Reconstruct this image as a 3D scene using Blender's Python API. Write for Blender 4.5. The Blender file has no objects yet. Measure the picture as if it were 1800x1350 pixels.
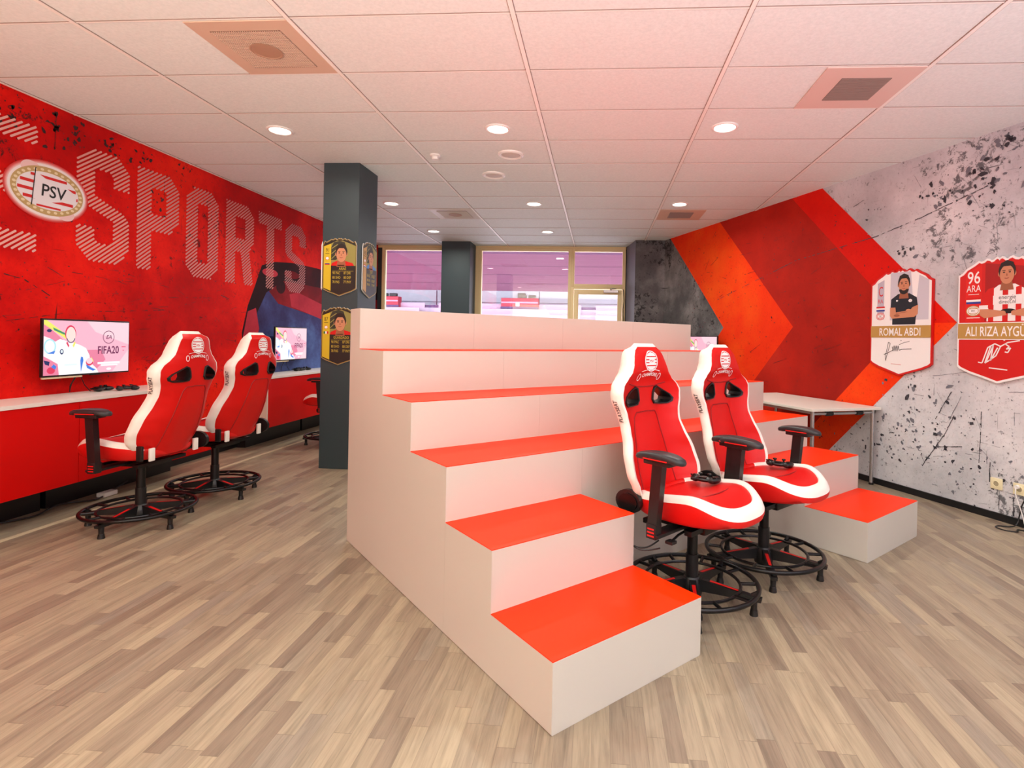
import bpy, bmesh, math, random
from mathutils import Vector, Matrix
S = bpy.context.scene
C = S.collection
random.seed(7)
PI = math.pi

# ------------------------------------------------------------------ camera
EYE = 1.30
def make_camera():
    t, roll, pit = 0.0696, 0.0198, 0.0032
    c, s = math.cos(t), math.sin(t); cp, sp = math.cos(pit), math.sin(pit)
    right0 = Vector((c, s, 0)); up0 = Vector((-sp*s, sp*c, cp)); fwd = Vector((-cp*s, cp*c, -sp))
    cr, sr = math.cos(roll), math.sin(roll)
    R = right0*cr + up0*sr; U = up0*cr - right0*sr
    cam = bpy.data.cameras.new('camera'); o = bpy.data.objects.new('camera', cam); C.objects.link(o)
    m = Matrix((( R.x, U.x, -fwd.x, 0), (R.y, U.y, -fwd.y, 0), (R.z, U.z, -fwd.z, EYE), (0, 0, 0, 1)))
    o.matrix_world = m
    cam.sensor_width = 36; cam.lens = 961.9*36/1800
    cam.shift_x = (900-986.6)/1800; cam.shift_y = (599.1-675)/1800
    cam.clip_start = 0.05; cam.clip_end = 300
    S.camera = o
make_camera()

# ------------------------------------------------------------------ world, daylight, fill lamps, exposure
S.view_settings.view_transform = 'Standard'; S.view_settings.look = 'None'
S.view_settings.gamma = 1; S.view_settings.use_curve_mapping = False
S.view_settings.exposure = -1.0
w = bpy.data.worlds.new('sky'); S.world = w; w.use_nodes = True
wb = w.node_tree.nodes['Background']; wb.inputs[0].default_value = (0.97, 0.93, 1.0, 1); wb.inputs[1].default_value = 13

def area_light(name, loc, direction, sx, sy, power, color, shape='RECTANGLE', parent=None, spread=PI):
    l = bpy.data.lights.new(name, 'AREA'); l.shape = shape; l.size = sx
    if shape in ('RECTANGLE', 'ELLIPSE'): l.size_y = sy
    l.energy = power; l.color = color; l.spread = spread
    o = bpy.data.objects.new(name, l); C.objects.link(o)
    o.location = loc; o.rotation_euler = Vector(direction).to_track_quat('-Z', 'Y').to_euler()
    if parent: o.parent = parent
    return o
# added lilac and yellow fill lamps, unseen behind the camera, standing in for window light
area_light('fill_lamp_right', (2.6, -2.85, 1.9), (-0.30, 1, 0.18), 3.2, 1.8, 20, (0.55, 0.52, 1.0))
area_light('fill_lamp_left', (-2.6, -2.85, 1.6), (0.15, 1, 0.10), 2.6, 2.2, 34, (1.0, 0.88, 0.34))
# tinted uplights added near the floor behind the camera to brighten the ceiling
area_light('fill_uplight_left', (-1.8, -2.3, 0.35), (0.0, 0.62, 1), 4.0, 1.2, 330, (1.0, 0.92, 0.74), spread=PI*.62)
area_light('fill_uplight_right', (2.4, -2.3, 0.35), (-0.1, 0.55, 1), 4.0, 1.2, 390, (0.92, 0.80, 1.0), spread=PI*.62)
# light of the stadium bowl through the far windows
area_light('daylight_bowl', (-1.8, 10.6, 2.0), (0, -1, 0.45), 4.0, 1.3, 90, (0.92, 1.0, 1.0))

# ------------------------------------------------------------------ helpers
def srgb(r, g, b):
    f = lambda v: (v/255/12.92) if v/255 <= 0.04045 else ((v/255+0.055)/1.055)**2.4
    return (f(r), f(g), f(b), 1)
M = {}
def mat(name, col, rough=0.5, metal=0.0, emit=None, estr=1.0, spec=None, coat=0):
    if name in M: return M[name]
    m = bpy.data.materials.new(name); m.use_nodes = True
    p = m.node_tree.nodes['Principled BSDF']
    p.inputs['Base Color'].default_value = col; p.inputs['Roughness'].default_value = rough
    p.inputs['Metallic'].default_value = metal
    if spec is not None: p.inputs['Specular IOR Level'].default_value = spec
    if coat: p.inputs['Coat Weight'].default_value = coat; p.inputs['Coat Roughness'].default_value = 0.2
    if emit is not None:
        p.inputs['Emission Color'].default_value = emit; p.inputs['Emission Strength'].default_value = estr
    M[name] = m; return m
class NT:
    def __init__(s, name, rough=0.5):
        s.m = bpy.data.materials.new(name); s.m.use_nodes = True; M[name] = s.m
        s.t = s.m.node_tree; s.p = s.t.nodes['Principled BSDF']; s.p.inputs['Roughness'].default_value = rough
    def n(s, typ, **kw):
        nd = s.t.nodes.new(typ)
        for k, v in kw.items():
            if k.startswith('i_'):
                key = k[2:]; key = int(key) if key.isdigit() else key.replace('_', ' ')
                if isinstance(v, bpy.types.NodeSocket): s.t.links.new(v, nd.inputs[key])
                else: nd.inputs[key].default_value = v
            else: setattr(nd, k, v)
        return nd
    def math(s, op, a, b=None, c=None, clamp=False):
        nd = s.t.nodes.new('ShaderNodeMath'); nd.operation = op; nd.use_clamp = clamp
        for i, v in enumerate((a, b, c)):
            if v is None: continue
            if isinstance(v, bpy.types.NodeSocket): s.t.links.new(v, nd.inputs[i])
            else: nd.inputs[i].default_value = v
        return nd.outputs[0]
    def mix(s, fac, a, b, mode='MIX'):
        nd = s.t.nodes.new('ShaderNodeMix'); nd.data_type = 'RGBA'; nd.blend_type = mode
        for i, v in ((0, fac), (6, a), (7, b)):
            if isinstance(v, bpy.types.NodeSocket): s.t.links.new(v, nd.inputs[i])
            else: nd.inputs[i].default_value = v
        return nd.outputs[2]
    def ramp(s, fac, stops):
        nd = s.t.nodes.new('ShaderNodeValToRGB'); e = nd.color_ramp.elements
        while len(e) < len(stops): e.new(0.5)
        for k, (p, c) in enumerate(stops): e[k].position = p; e[k].color = c
        s.t.links.new(fac, nd.inputs[0]); return nd.outputs[0]
    def map(s, scale=(1, 1, 1), rot=(0, 0, 0), loc=(0, 0, 0)):
        tc = s.t.nodes.new('ShaderNodeTexCoord'); mp = s.t.nodes.new('ShaderNodeMapping')
        mp.inputs['Scale'].default_value = scale; mp.inputs['Rotation'].default_value = rot; mp.inputs['Location'].default_value = loc
        s.t.links.new(tc.outputs['Object'], mp.inputs[0]); return mp.outputs[0]
    def noise(s, vec, scale, detail=4, rough=0.5, dist=0):
        nd = s.t.nodes.new('ShaderNodeTexNoise'); s.t.links.new(vec, nd.inputs['Vector'])
        nd.inputs['Scale'].default_value = scale; nd.inputs['Detail'].default_value = detail
        nd.inputs['Roughness'].default_value = rough; nd.inputs['Distortion'].default_value = dist
        return nd.outputs[0]
    def out(s, col): s.t.links.new(col, s.p.inputs['Base Color'])
BW = lambda v: (v, v, v, 1)

class MB:
    """collects geometry; build() links it as ONE mesh object"""
    def __init__(s): s.v = []; s.f = []; s.mi = []; s.mats = []
    def _m(s, m):
        if m not in s.mats: s.mats.append(m)
        return s.mats.index(m)
    def add(s, verts, faces, m):
        b = len(s.v); s.v += [tuple(v) for v in verts]; k = s._m(m)
        for f in faces: s.f.append([b+i for i in f]); s.mi.append(k)
        return s
    def box(s, x0, x1, y0, y1, z0, z1, m, bev=0):
        if bev:
            bm = bmesh.new(); bmesh.ops.create_cube(bm, size=1)
            for v in bm.verts:
                v.co = Vector(((x0+x1)/2+v.co.x*(x1-x0), (y0+y1)/2+v.co.y*(y1-y0), (z0+z1)/2+v.co.z*(z1-z0)))
            bmesh.ops.bevel(bm, geom=bm.edges[:], offset=bev, segments=2, affect='EDGES', profile=0.6)
            return s.bm(bm, m)
        v = [(x0,y0,z0),(x1,y0,z0),(x1,y1,z0),(x0,y1,z0),(x0,y0,z1),(x1,y0,z1),(x1,y1,z1),(x0,y1,z1)]
        return s.add(v, [(0,3,2,1),(4,5,6,7),(0,1,5,4),(1,2,6,5),(2,3,7,6),(3,0,4,7)], m)
    def bm(s, bm, m, mtx=None):
        bm.verts.index_update()
        vs = [(mtx @ v.co) if mtx else v.co.copy() for v in bm.verts]
        s.add(vs, [[v.index for v in f.verts] for f in bm.faces], m); bm.free(); return s
    def prism(s, poly, origin, R, U, N, d0, d1, m, msides=None):
        """polygon (2D, ccw) in the R,U plane extruded along N from d0 to d1"""
        O, R, U, N = Vector(origin), Vector(R), Vector(U), Vector(N); n = len(poly)
        a = [O+R*p[0]+U*p[1]+N*d0 for p in poly]; b = [O+R*p[0]+U*p[1]+N*d1 for p in poly]
        s.add(a+b, [list(range(n))[::-1], [n+i for i in range(n)]], m)
        s.add(a+b, [(i, (i+1) % n, n+(i+1) % n, n+i) for i in range(n)], msides or m)
        return s
    def cyl(s, p0, p1, r0, r1, m, n=16, caps=True):
        p0, p1 = Vector(p0), Vector(p1); d = (p1-p0).normalized()
        a = d.orthogonal().normalized(); b = d.cross(a)
        v = []
        for p, r in ((p0, r0), (p1, r1)):
            for i in range(n):
                t = 2*PI*i/n; v.append(p+a*math.cos(t)*r+b*math.sin(t)*r)
        f = [(i, (i+1) % n, n+(i+1) % n, n+i) for i in range(n)]
        if caps: f += [list(range(n))[::-1], [n+i for i in range(n)]]
        return s.add(v, f, m)
    def tube(s, pts, r, m, n=8, closed=False):
        pts = [Vector(p) for p in pts]; k = len(pts); v = []; prev = None
        for i, p in enumerate(pts):
            if closed: d = (pts[(i+1) % k]-pts[i-1]).normalized()
            else: d = (pts[min(i+1, k-1)]-pts[max(i-1, 0)]).normalized()
            if prev is None: a = d.orthogonal().normalized()
            else: a = (prev-d*prev.dot(d)).normalized()
            prev = a; b = d.cross(a)
            for j in range(n):
                t = 2*PI*j/n; v.append(p+a*math.cos(t)*r+b*math.sin(t)*r)
        f = []
        for i in range(k if closed else k-1):
            i2 = (i+1) % k
            for j in range(n): f.append((i*n+j, i*n+(j+1) % n, i2*n+(j+1) % n, i2*n+j))
        if not closed: f += [list(range(n))[::-1], [(k-1)*n+j for j in range(n)]]
        return s.add(v, f, m)
    def lathe(s, prof, m, center=(0,0,0), n=32, closed=False):
        """profile of (r, z) turned about the vertical through center"""
        cx, cy, cz = center; v = []; k = len(prof)
        for r, z in prof:
            for j in range(n):
                t = 2*PI*j/n; v.append((cx+r*math.cos(t), cy+r*math.sin(t), cz+z))
        f = []
        for i in range(k if closed else k-1):
            i2 = (i+1) % k
            for j in range(n): f.append((i*n+j, i*n+(j+1) % n, i2*n+(j+1) % n, i2*n+j))
        if not closed: f += [list(range(n))[::-1], [(k-1)*n+j for j in range(n)]]
        return s.add(v, f, m)
    def ball(s, c, r, m, sc=(1,1,1), rot=None, seg=16):
        bm = bmesh.new(); bmesh.ops.create_uvsphere(bm, u_segments=seg, v_segments=max(6, seg//2), radius=r)
        mt = Matrix.Translation(c) @ (rot or Matrix.Identity(4)) @ Matrix.Diagonal((*sc, 1))
        return s.bm(bm, m, mt)
    def build(s, name, parent=None, smooth=False, angle=40, loc=None, rot=None, recalc=True):
        me = bpy.data.meshes.new(name); me.from_pydata(s.v, [], s.f)
        for m in s.mats: me.materials.append(m)
        me.polygons.foreach_set('material_index', s.mi)
        if recalc:
            bm = bmesh.new(); bm.from_mesh(me); bmesh.ops.recalc_face_normals(bm, faces=bm.faces); bm.to_mesh(me); bm.free()
        if smooth:
            me.polygons.foreach_set('use_smooth', [True]*len(me.polygons))
            me.set_sharp_from_angle(angle=math.radians(angle))
        me.update()
        o = bpy.data.objects.new(name, me); C.objects.link(o)
        if parent: o.parent = parent
        if loc: o.location = loc
        if rot is not None: o.rotation_euler = (0, 0, rot)
        return o
def tag(o, label=None, cat=None, group=None, kind=None):
    if label: o['label'] = label
    if cat: o['category'] = cat
    if group: o['group'] = group
    if kind: o['kind'] = kind
    return o
def thing(name, label, cat, loc=(0,0,0), rz=0, group=None):
    o = bpy.data.objects.new(name, None); C.objects.link(o); o.empty_display_size = 0.1
    o.location = loc; o.rotation_euler = (0, 0, rz); return tag(o, label, cat, group)
def struct(o): o['kind'] = 'structure'; return o
def copy_tree(o, parent=None):
    c = o.copy(); C.objects.link(c)
    if parent: c.parent = parent
    for ch in [x for x in S.objects if x.parent is o]: copy_tree(ch, c)
    return c

_tc = {}
def text2d(txt, size=1.0, bold=0.0, xs=1.0, align='LEFT', shear=0):
    """outline text as flat triangles: (verts2d, faces)"""
    key = (txt, bold)
    if key not in _tc:
        cu = bpy.data.curves.new('t', 'FONT'); cu.body = txt; cu.size = 1; cu.offset = bold; cu.fill_mode = 'FRONT'; cu.resolution_u = 3
        o = bpy.data.objects.new('t', cu); C.objects.link(o)
        dg = bpy.context.evaluated_depsgraph_get(); dg.update()
        me = bpy.data.meshes.new_from_object(o.evaluated_get(dg))
        _tc[key] = ([(v.co.x, v.co.y) for v in me.vertices], [list(p.vertices) for p in me.polygons])
        bpy.data.objects.remove(o); bpy.data.curves.remove(cu); bpy.data.meshes.remove(me)
    vs, fs = _tc[key]
    if not vs: return [], []
    x0 = min(v[0] for v in vs); x1 = max(v[0] for v in vs)
    off = {'LEFT': x0, 'CENTER': (x0+x1)/2, 'RIGHT': x1}[align]
    return [((v[0]-off)*size*xs+shear*v[1]*size, v[1]*size) for v in vs], fs

class Print:
    """flat printing on a plane: layers stand fractions of a millimetre proud of each other"""
    def __init__(s, O, R, U, N, base=0.0): s.O, s.R, s.U, s.N = map(Vector, (O, R, U, N)); s.b = base; s.mb = MB()
    def P(s, x, y, l=0): return s.O+s.R*x+s.U*y+s.N*(s.b+l*0.0004)
    def poly(s, pts, m, l=0): s.mb.add([s.P(x, y, l) for x, y in pts], [list(range(len(pts)))], m); return s
    def rect(s, x0, x1, y0, y1, m, l=0): return s.poly([(x0,y0),(x1,y0),(x1,y1),(x0,y1)], m, l)
    def ell(s, cx, cy, rx, ry, m, l=0, n=28, rot=0, a0=0, a1=2*PI):
        pts = []
        for i in range(n):
            t = a0+(a1-a0)*i/(n if abs(a1-a0-2*PI) < 1e-6 else n-1)
            x, y = rx*math.cos(t), ry*math.sin(t)
            pts.append((cx+x*math.cos(rot)-y*math.sin(rot), cy+x*math.sin(rot)+y*math.cos(rot)))
        return s.poly(pts, m, l)
    def ring(s, cx, cy, rx, ry, w, m, l=0, n=40, rot=0, a0=0, a1=2*PI):
        c, sn = math.cos(rot), math.sin(rot); v = []
        for i in range(n+1):
            t = a0+(a1-a0)*i/n
            for k in (0, w):
                x, y = (rx-k)*math.cos(t), (ry-k)*math.sin(t)
                v.append(s.P(cx+x*c-y*sn, cy+x*sn+y*c, l))
        s.mb.add(v, [(2*i, 2*i+1, 2*i+3, 2*i+2) for i in range(n)], m); return s
    def line(s, pts, w, m, l=0):
        for a, b in zip(pts, pts[1:]):
            dx, dy = b[0]-a[0], b[1]-a[1]; L = math.hypot(dx, dy) or 1; nx, ny = -dy/L*w/2, dx/L*w/2
            s.poly([(a[0]+nx, a[1]+ny), (a[0]-nx, a[1]-ny), (b[0]-nx, b[1]-ny), (b[0]+nx, b[1]+ny)], m, l)
        return s
    def text(s, txt, x, y, size, m, l=0, bold=0.0, xs=1.0, align='LEFT', rot=0, shear=0, arc=0):
        vs, fs = text2d(txt, size, bold, xs, align, shear); c, sn = math.cos(rot), math.sin(rot)
        s.mb.add([s.P(x+a*c-b*sn, y+a*sn+b*c+arc*a*a, l) for a, b in vs], fs, m); return s
    def build(s, name, parent=None):
        o = s.mb.build(name, parent, recalc=False); return o

# ------------------------------------------------------------------ materials
RED = mat('cabinet_red', srgb(210, 4, 2), 0.42, spec=0.25)
WHITE_TOP = mat('worktop_white', srgb(238, 230, 222), 0.35)
GREIGE = mat('tribune_laminate', srgb(203, 200, 190), 0.42)
TREAD = mat('tread_red', srgb(253, 52, 0), 0.45, spec=0.2)
SEAM = mat('seam_dark', srgb(110, 95, 88), 0.7)
BLACK = mat('black_plastic', srgb(20, 20, 22), 0.38)
BLACKM = mat('black_metal', srgb(16, 16, 18), 0.32, 0.3)
CH_RED = mat('chair_red_leather', srgb(210, 8, 4), 0.42, spec=0.35)
CH_WHITE = mat('chair_white_leather', srgb(244, 238, 230), 0.4)
CH_SEAM = mat('chair_red_seam', srgb(150, 6, 8), 0.5)
WHITE = mat('print_white', srgb(248, 246, 246), 0.45)
PRED = mat('print_red', srgb(212, 18, 14), 0.45)
GOLD = mat('print_gold', srgb(190, 150, 80), 0.4)
PBLACK = mat('print_black', srgb(18, 17, 20), 0.45)
PBLUE = mat('print_blue', srgb(40, 60, 150), 0.45)
SILVER = mat('chrome', srgb(190, 190, 192), 0.25, 0.9)
METWHITE = mat('white_enamel', srgb(238, 236, 232), 0.4)
FRAME = mat('window_frame_cream', srgb(232, 208, 158), 0.5)
PILLAR = mat('pillar_paint', srgb(48, 64, 70), 0.5)
COVE = mat('baseboard_black', srgb(14, 16, 20), 0.4)
GRILLE = mat('grille_dark', srgb(105, 82, 78), 0.5)
VENTM = mat('vent_beige', srgb(214, 186, 164), 0.5)
def glass():
    m = bpy.data.materials.new('window_glass'); m.use_nodes = True; t = m.node_tree; t.nodes.clear()
    o = t.nodes.new('ShaderNodeOutputMaterial'); tr = t.nodes.new('ShaderNodeBsdfTransparent'); g = t.nodes.new('ShaderNodeBsdfGlossy')
    tr.inputs[0].default_value = (0.94, 0.93, 0.95, 1); g.inputs['Roughness'].default_value = 0.0
    mx = t.nodes.new('ShaderNodeMixShader'); fr = t.nodes.new('ShaderNodeFresnel'); fr.inputs[0].default_value = 1.6
    ma = t.nodes.new('ShaderNodeMath'); ma.operation = 'MULTIPLY_ADD'; ma.inputs[1].default_value = 1.5; ma.inputs[2].default_value = 0.03
    t.links.new(fr.outputs[0], ma.inputs[0]); t.links.new(ma.outputs[0], mx.inputs[0])
    t.links.new(tr.outputs[0], mx.inputs[1]); t.links.new(g.outputs[0], mx.inputs[2]); t.links.new(mx.outputs[0], o.inputs[0])
    M['glass'] = m; return m
GLASS = glass()

def floor_material():
    k = NT('parquet', 0.42)
    tc = k.n('ShaderNodeTexCoord'); sp = k.n('ShaderNodeSeparateXYZ', i_0=tc.outputs['Object'])
    W, L = 0.060, 0.43
    xr = k.math('DIVIDE', sp.outputs[0], W); row = k.math('FLOOR', xr)
    wn = k.n('ShaderNodeTexWhiteNoise', noise_dimensions='1D', i_W=row)
    ys = k.math('ADD', k.math('DIVIDE', sp.outputs[1], L), k.math('MULTIPLY', wn.outputs[0], 7.3))
    col = k.math('FLOOR', ys)
    cv = k.n('ShaderNodeCombineXYZ', i_0=row, i_1=col)
    w2 = k.n('ShaderNodeTexWhiteNoise', noise_dimensions='2D', i_Vector=cv.outputs[0])
    base = k.ramp(w2.outputs[0], [(0.0, srgb(132, 115, 98)), (0.2, srgb(150, 134, 114)), (0.55, srgb(160, 144, 121)), (0.85, srgb(172, 156, 130)), (1.0, srgb(144, 131, 116))])
    # grain stretched along the strips, shifted per strip
    off = k.n('ShaderNodeCombineXYZ', i_0=k.math('MULTIPLY', w2.outputs[0], 40.0), i_1=k.math('MULTIPLY', w2.outputs[0], 90.0))
    va = k.n('ShaderNodeVectorMath', operation='ADD', i_0=tc.outputs['Object'], i_1=off.outputs[0])
    mp = k.n('ShaderNodeMapping', i_0=va.outputs[0]); mp.inputs['Scale'].default_value = (34, 2.2, 1)
    g = k.noise(mp.outputs[0], 1.0, 6, 0.62, 0.6)
    mp2 = k.n('ShaderNodeMapping', i_0=va.outputs[0]); mp2.inputs['Scale'].default_value = (130, 6, 1)
    g2 = k.noise(mp2.outputs[0], 1.0, 3, 0.6, 0.2)
    c1 = k.mix(1.0, base, k.ramp(g, [(0.3, BW(0.70)), (0.5, BW(0.96)), (0.68, BW(1.08))]), 'MULTIPLY')
    c2 = k.mix(1.0, c1, k.ramp(g2, [(0.3, BW(0.80)), (0.55, BW(1.0))]), 'MULTIPLY')
    # joints
    fx = k.math('FRACT', xr); fy = k.math('FRACT', ys)
    ex = k.math('MINIMUM', fx, k.math('SUBTRACT', 1.0, fx)); ey = k.math('MINIMUM', fy, k.math('SUBTRACT', 1.0, fy))
    j = k.math('MAXIMUM', k.math('LESS_THAN', ex, 0.012), k.math('LESS_THAN', ey, 0.003))
    c3 = k.mix(k.math('MULTIPLY', j, 0.35), c2, srgb(70, 56, 46))
    k.out(c3)
    rg = k.math('MULTIPLY_ADD', g, 0.15, 0.34); k.t.links.new(rg, k.p.inputs['Roughness'])
    return k.m
FLOOR = floor_material()

def scratches(k, vec, scale, rot, thr):
    """thin long strokes: noise stretched hard along one direction"""
    mp = k.n('ShaderNodeMapping', i_0=vec); mp.inputs['Rotation'].default_value = rot; mp.inputs['Scale'].default_value = scale
    n = k.noise(mp.outputs[0], 1.0, 2, 0.5, 0.4)
    return k.ramp(n, [(thr, BW(0)), (thr+0.03, BW(1))])
def grunge(name, stops, specks=0.62, dark=(0.02, 0.01, 0.01, 1), amount=0.85, off=(0, 0, 0), big=None, axis='y'):
    """printed distressed surface; coordinates are wall-local (along, -, up)"""
    k = NT(name, 0.55)
    v = k.map(loc=off)
    a = k.noise(v, 0.7, 3, 0.5); b = k.noise(v, 3.0, 6, 0.65)
    f = k.math('ADD', k.math('MULTIPLY', a, 0.65), k.math('MULTIPLY', b, 0.35))
    base = k.ramp(f, stops)
    blot = k.noise(v, 13.0, 9, 0.78, 0.4); area = k.noise(v, 1.1, 3, 0.5)
    m1 = k.math('ADD', blot, k.math('MULTIPLY', k.math('SUBTRACT', area, 0.5), 0.55))
    sp = k.ramp(m1, [(specks, BW(0)), (specks+0.05, BW(1))])
    fine = k.ramp(k.noise(v, 38.0, 6, 0.8), [(0.56, BW(0)), (0.70, BW(1))])
    sx = (1.5, 1.5, 34) if axis == 'x' else (1.5, 1.5, 34)
    s1 = scratches(k, v, sx, (0, 0.35, 0) if axis == 'x' else (0.35, 0, 0), 0.74)
    s2 = scratches(k, v, (34, 34, 1.3), (0, 0.05, 0) if axis == 'x' else (0.05, 0, 0), 0.75)
    mk = k.math('MAXIMUM', k.math('MAXIMUM', sp, k.math('MULTIPLY', fine, 0.5)), k.math('MAXIMUM', s1, s2))
    col = k.mix(k.math('MULTIPLY', mk, amount), base, dark)
    k.out(col); k.p.inputs['Specular IOR Level'].default_value = 0.15; k.p.inputs['Roughness'].default_value = 0.7; return k.m
MURAL_RED = grunge('mural_red', [(0.34, srgb(168, 3, 3)), (0.46, srgb(204, 6, 4)), (0.56, srgb(240, 24, 8)), (0.66, srgb(250, 42, 14))], 0.615, axis='y')
CONCRETE = grunge('mural_concrete', [(0.34, srgb(168, 172, 178)), (0.5, srgb(206, 207, 212)), (0.62, srgb(232, 232, 236))], 0.592, srgb(56, 58, 64), 0.8)
CONCRETE_DK = grunge('mural_concrete_dark', [(0.3, srgb(50, 50, 54)), (0.5, srgb(96, 94, 96)), (0.66, srgb(160, 158, 158))], 0.55, srgb(26, 26, 30), 0.8)
CH_A = grunge('chevron_orange', [(0.3, srgb(226, 30, 8)), (0.5, srgb(244, 56, 10)), (0.68, srgb(252, 92, 20))], 0.69, srgb(70, 8, 4), 0.7, (3, 1, 0))
CH_B = grunge('chevron_dark', [(0.3, srgb(150, 26, 16)), (0.5, srgb(186, 34, 20)), (0.68, srgb(204, 50, 32))], 0.66, srgb(60, 8, 6), 0.7, (7, 2, 0))
CH_C = grunge('chevron_bright', [(0.3, srgb(204, 14, 10)), (0.5, srgb(224, 26, 12)), (0.68, srgb(240, 50, 20))], 0.72, srgb(90, 8, 4), 0.6, (11, 3, 0))

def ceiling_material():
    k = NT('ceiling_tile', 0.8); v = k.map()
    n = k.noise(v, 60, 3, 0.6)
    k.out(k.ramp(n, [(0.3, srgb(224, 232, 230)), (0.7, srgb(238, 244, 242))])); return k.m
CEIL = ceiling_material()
TBAR = mat('ceiling_tbar', srgb(248, 246, 240), 0.45)

# ------------------------------------------------------------------ room shell
H = 2.96; XL = -4.09; YW = 9.80; YB = -3.0
XR0 = 4.830; KR = 0.41457; NR = math.hypot(1, KR)           # right wall: x = XR0 - KR*y
def xr(y): return XR0-KR*y
def rwp(s, z): y = s/NR; return Vector((xr(y), y, z))
RW_R = Vector((KR/NR, -1/NR, 0)); RW_N = Vector((-1/NR, -KR/NR, 0)); UP = Vector((0, 0, 1))

mb = MB(); mb.prism([(XL-.1, YB-.1), (xr(YB)+.1, YB-.1), (xr(10.1)+.1, 10.1), (XL-.1, 10.1)], (0,0,0), (1,0,0), (0,1,0), (0,0,1), -0.08, 0, FLOOR)
struct(mb.build('floor'))
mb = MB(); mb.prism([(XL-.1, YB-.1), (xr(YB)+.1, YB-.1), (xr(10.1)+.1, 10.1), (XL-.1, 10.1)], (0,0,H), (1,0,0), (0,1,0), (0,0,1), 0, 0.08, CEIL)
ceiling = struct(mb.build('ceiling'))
GX0, GY0, TU, TV = -2.867, 2.769, 1.1966, 0.5992
GAP = mat('ceiling_joint', srgb(150, 130, 122), 0.7)
mb = MB()
for i in range(-2, 8):
    x = GX0+i*TU
    if x < XL: continue
    y1 = min(YW, (XR0-x)/KR)
    if y1 > YB: mb.box(x-.012, x+.012, YB, y1, H-.006, H+.002, TBAR); mb.box(x+.012, x+.0155, YB, y1, H-.004, H+.002, GAP); mb.box(x-.0155, x-.012, YB, y1, H-.004, H+.002, GAP)
GAP = mat('ceiling_joint', srgb(176, 160, 150), 0.7)
for j in range(-10, 13):
    y = GY0+j*TV
    if YB < y < YW: mb.box(XL, xr(y), y-.0045, y+.0045, H-.004, H+.002, TBAR); mb.box(XL, xr(y), y-.0100, y-.0045, H-.003, H+.002, GAP)
struct(mb.build('trim_1'))

# left wall with the printed mural
mb = MB(); mb.box(XL-.1, XL, YB, YW+.1, 0, H, MURAL_RED); wall_left = struct(mb.build('wall_left'))
# right wall
mb = MB(); mb.prism([(0,0),(14.2,0),(14.2,H),(0,H)], rwp(10.9, 0), RW_R, UP, RW_N, -0.1, 0, CONCRETE)
wall_right = struct(mb.build('wall_right'))
mb = MB(); mb.prism([(0,0),(14.2,0),(14.2,.055),(0,.055)], rwp(10.9, 0), RW_R, UP, RW_N, 0.0, 0.014, COVE)
struct(mb.build('baseboard_right'))
mb = MB(); mb.box(XL, XL+.014, YB, YW, 0, .055, COVE); struct(mb.build('baseboard_left'))
# rear wall (unseen from the camera) in pale plaster
PLASTER = mat('plaster_warm', srgb(236, 214, 206), 0.8)
mb = MB(); mb.box(XL-.1, xr(YB)+.1, YB-.1, YB, 0, H, PLASTER); struct(mb.build('wall_back'))

# chevrons printed on the right wall: (s, z) on the wall
pr = Print(rwp(0, 0), -RW_R, UP, RW_N, 0.0015)      # x of the print = s
pr.poly([(10.6, 0), (10.6, 2.96), (9.70, 2.96), (8.22, 1.50), (9.72, 0)], CONCRETE_DK, 0)
pr.poly([(9.70, 2.96), (8.35, 2.96), (6.90, 1.49), (8.39, 0), (9.72, 0), (8.22, 1.50)], CH_A, 0)
pr.poly([(8.35, 2.96), (6.96, 2.96), (5.50, 1.50), (7.00, 0), (8.39, 0), (6.90, 1.49)], CH_B, 0)
pr.poly([(6.96, 2.96), (6.507, 2.96), (5.045, 1.498), (5.50, 1.50)], CH_C, 0)
pr.poly([(5.50, 1.50), (5.045, 1.498), (6.55, 0), (7.00, 0)], CH_A, 0)
for o in (pr.build('printed_chevrons', wall_right),): pass

def blot(pr, x, y, r, m, l, rnd):
    n = rnd.randint(6, 9); r *= .78; a0 = rnd.random()*6; sx = rnd.uniform(.7, 1.9); rot = rnd.uniform(0, 3.1); pts = []
    for i in range(n):
        t = 2*PI*i/n; q = r*rnd.uniform(.45, 1.25); px, py = q*sx*math.cos(t), q*math.sin(t)
        pts.append((x+px*math.cos(rot)-py*math.sin(rot), y+px*math.sin(rot)+py*math.cos(rot)))
    pr.poly(pts, m, l)
def stroke(pr, pts, w, m, l, rnd, broken=0.0):
    for a, b in zip(pts, pts[1:]):
        L = math.hypot(b[0]-a[0], b[1]-a[1]); n = max(2, int(L/.03))
        for i in range(n):
            if rnd.random() < broken: continue
            u, v = i/n, (i+1)/n; k = w*rnd.uniform(.5, 1.4); j = lambda: rnd.uniform(-w, w)*.4
            pr.line([(a[0]+(b[0]-a[0])*u+j(), a[1]+(b[1]-a[1])*u+j()), (a[0]+(b[0]-a[0])*v+j(), a[1]+(b[1]-a[1])*v+j())], k, m, l)
rnd = random.Random(11)
INK = mat('mural_mark_dark', srgb(58, 58, 66), .6); INK2 = mat('mural_mark_grey', srgb(118, 120, 130), .6); INK3 = mat('mural_mark_light', srgb(160, 163, 170), .6); INKR = mat('mural_mark_maroon', srgb(104, 12, 8), .6)
pr = Print(rwp(0, 0), -RW_R, UP, RW_N, 0.0024)
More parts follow.
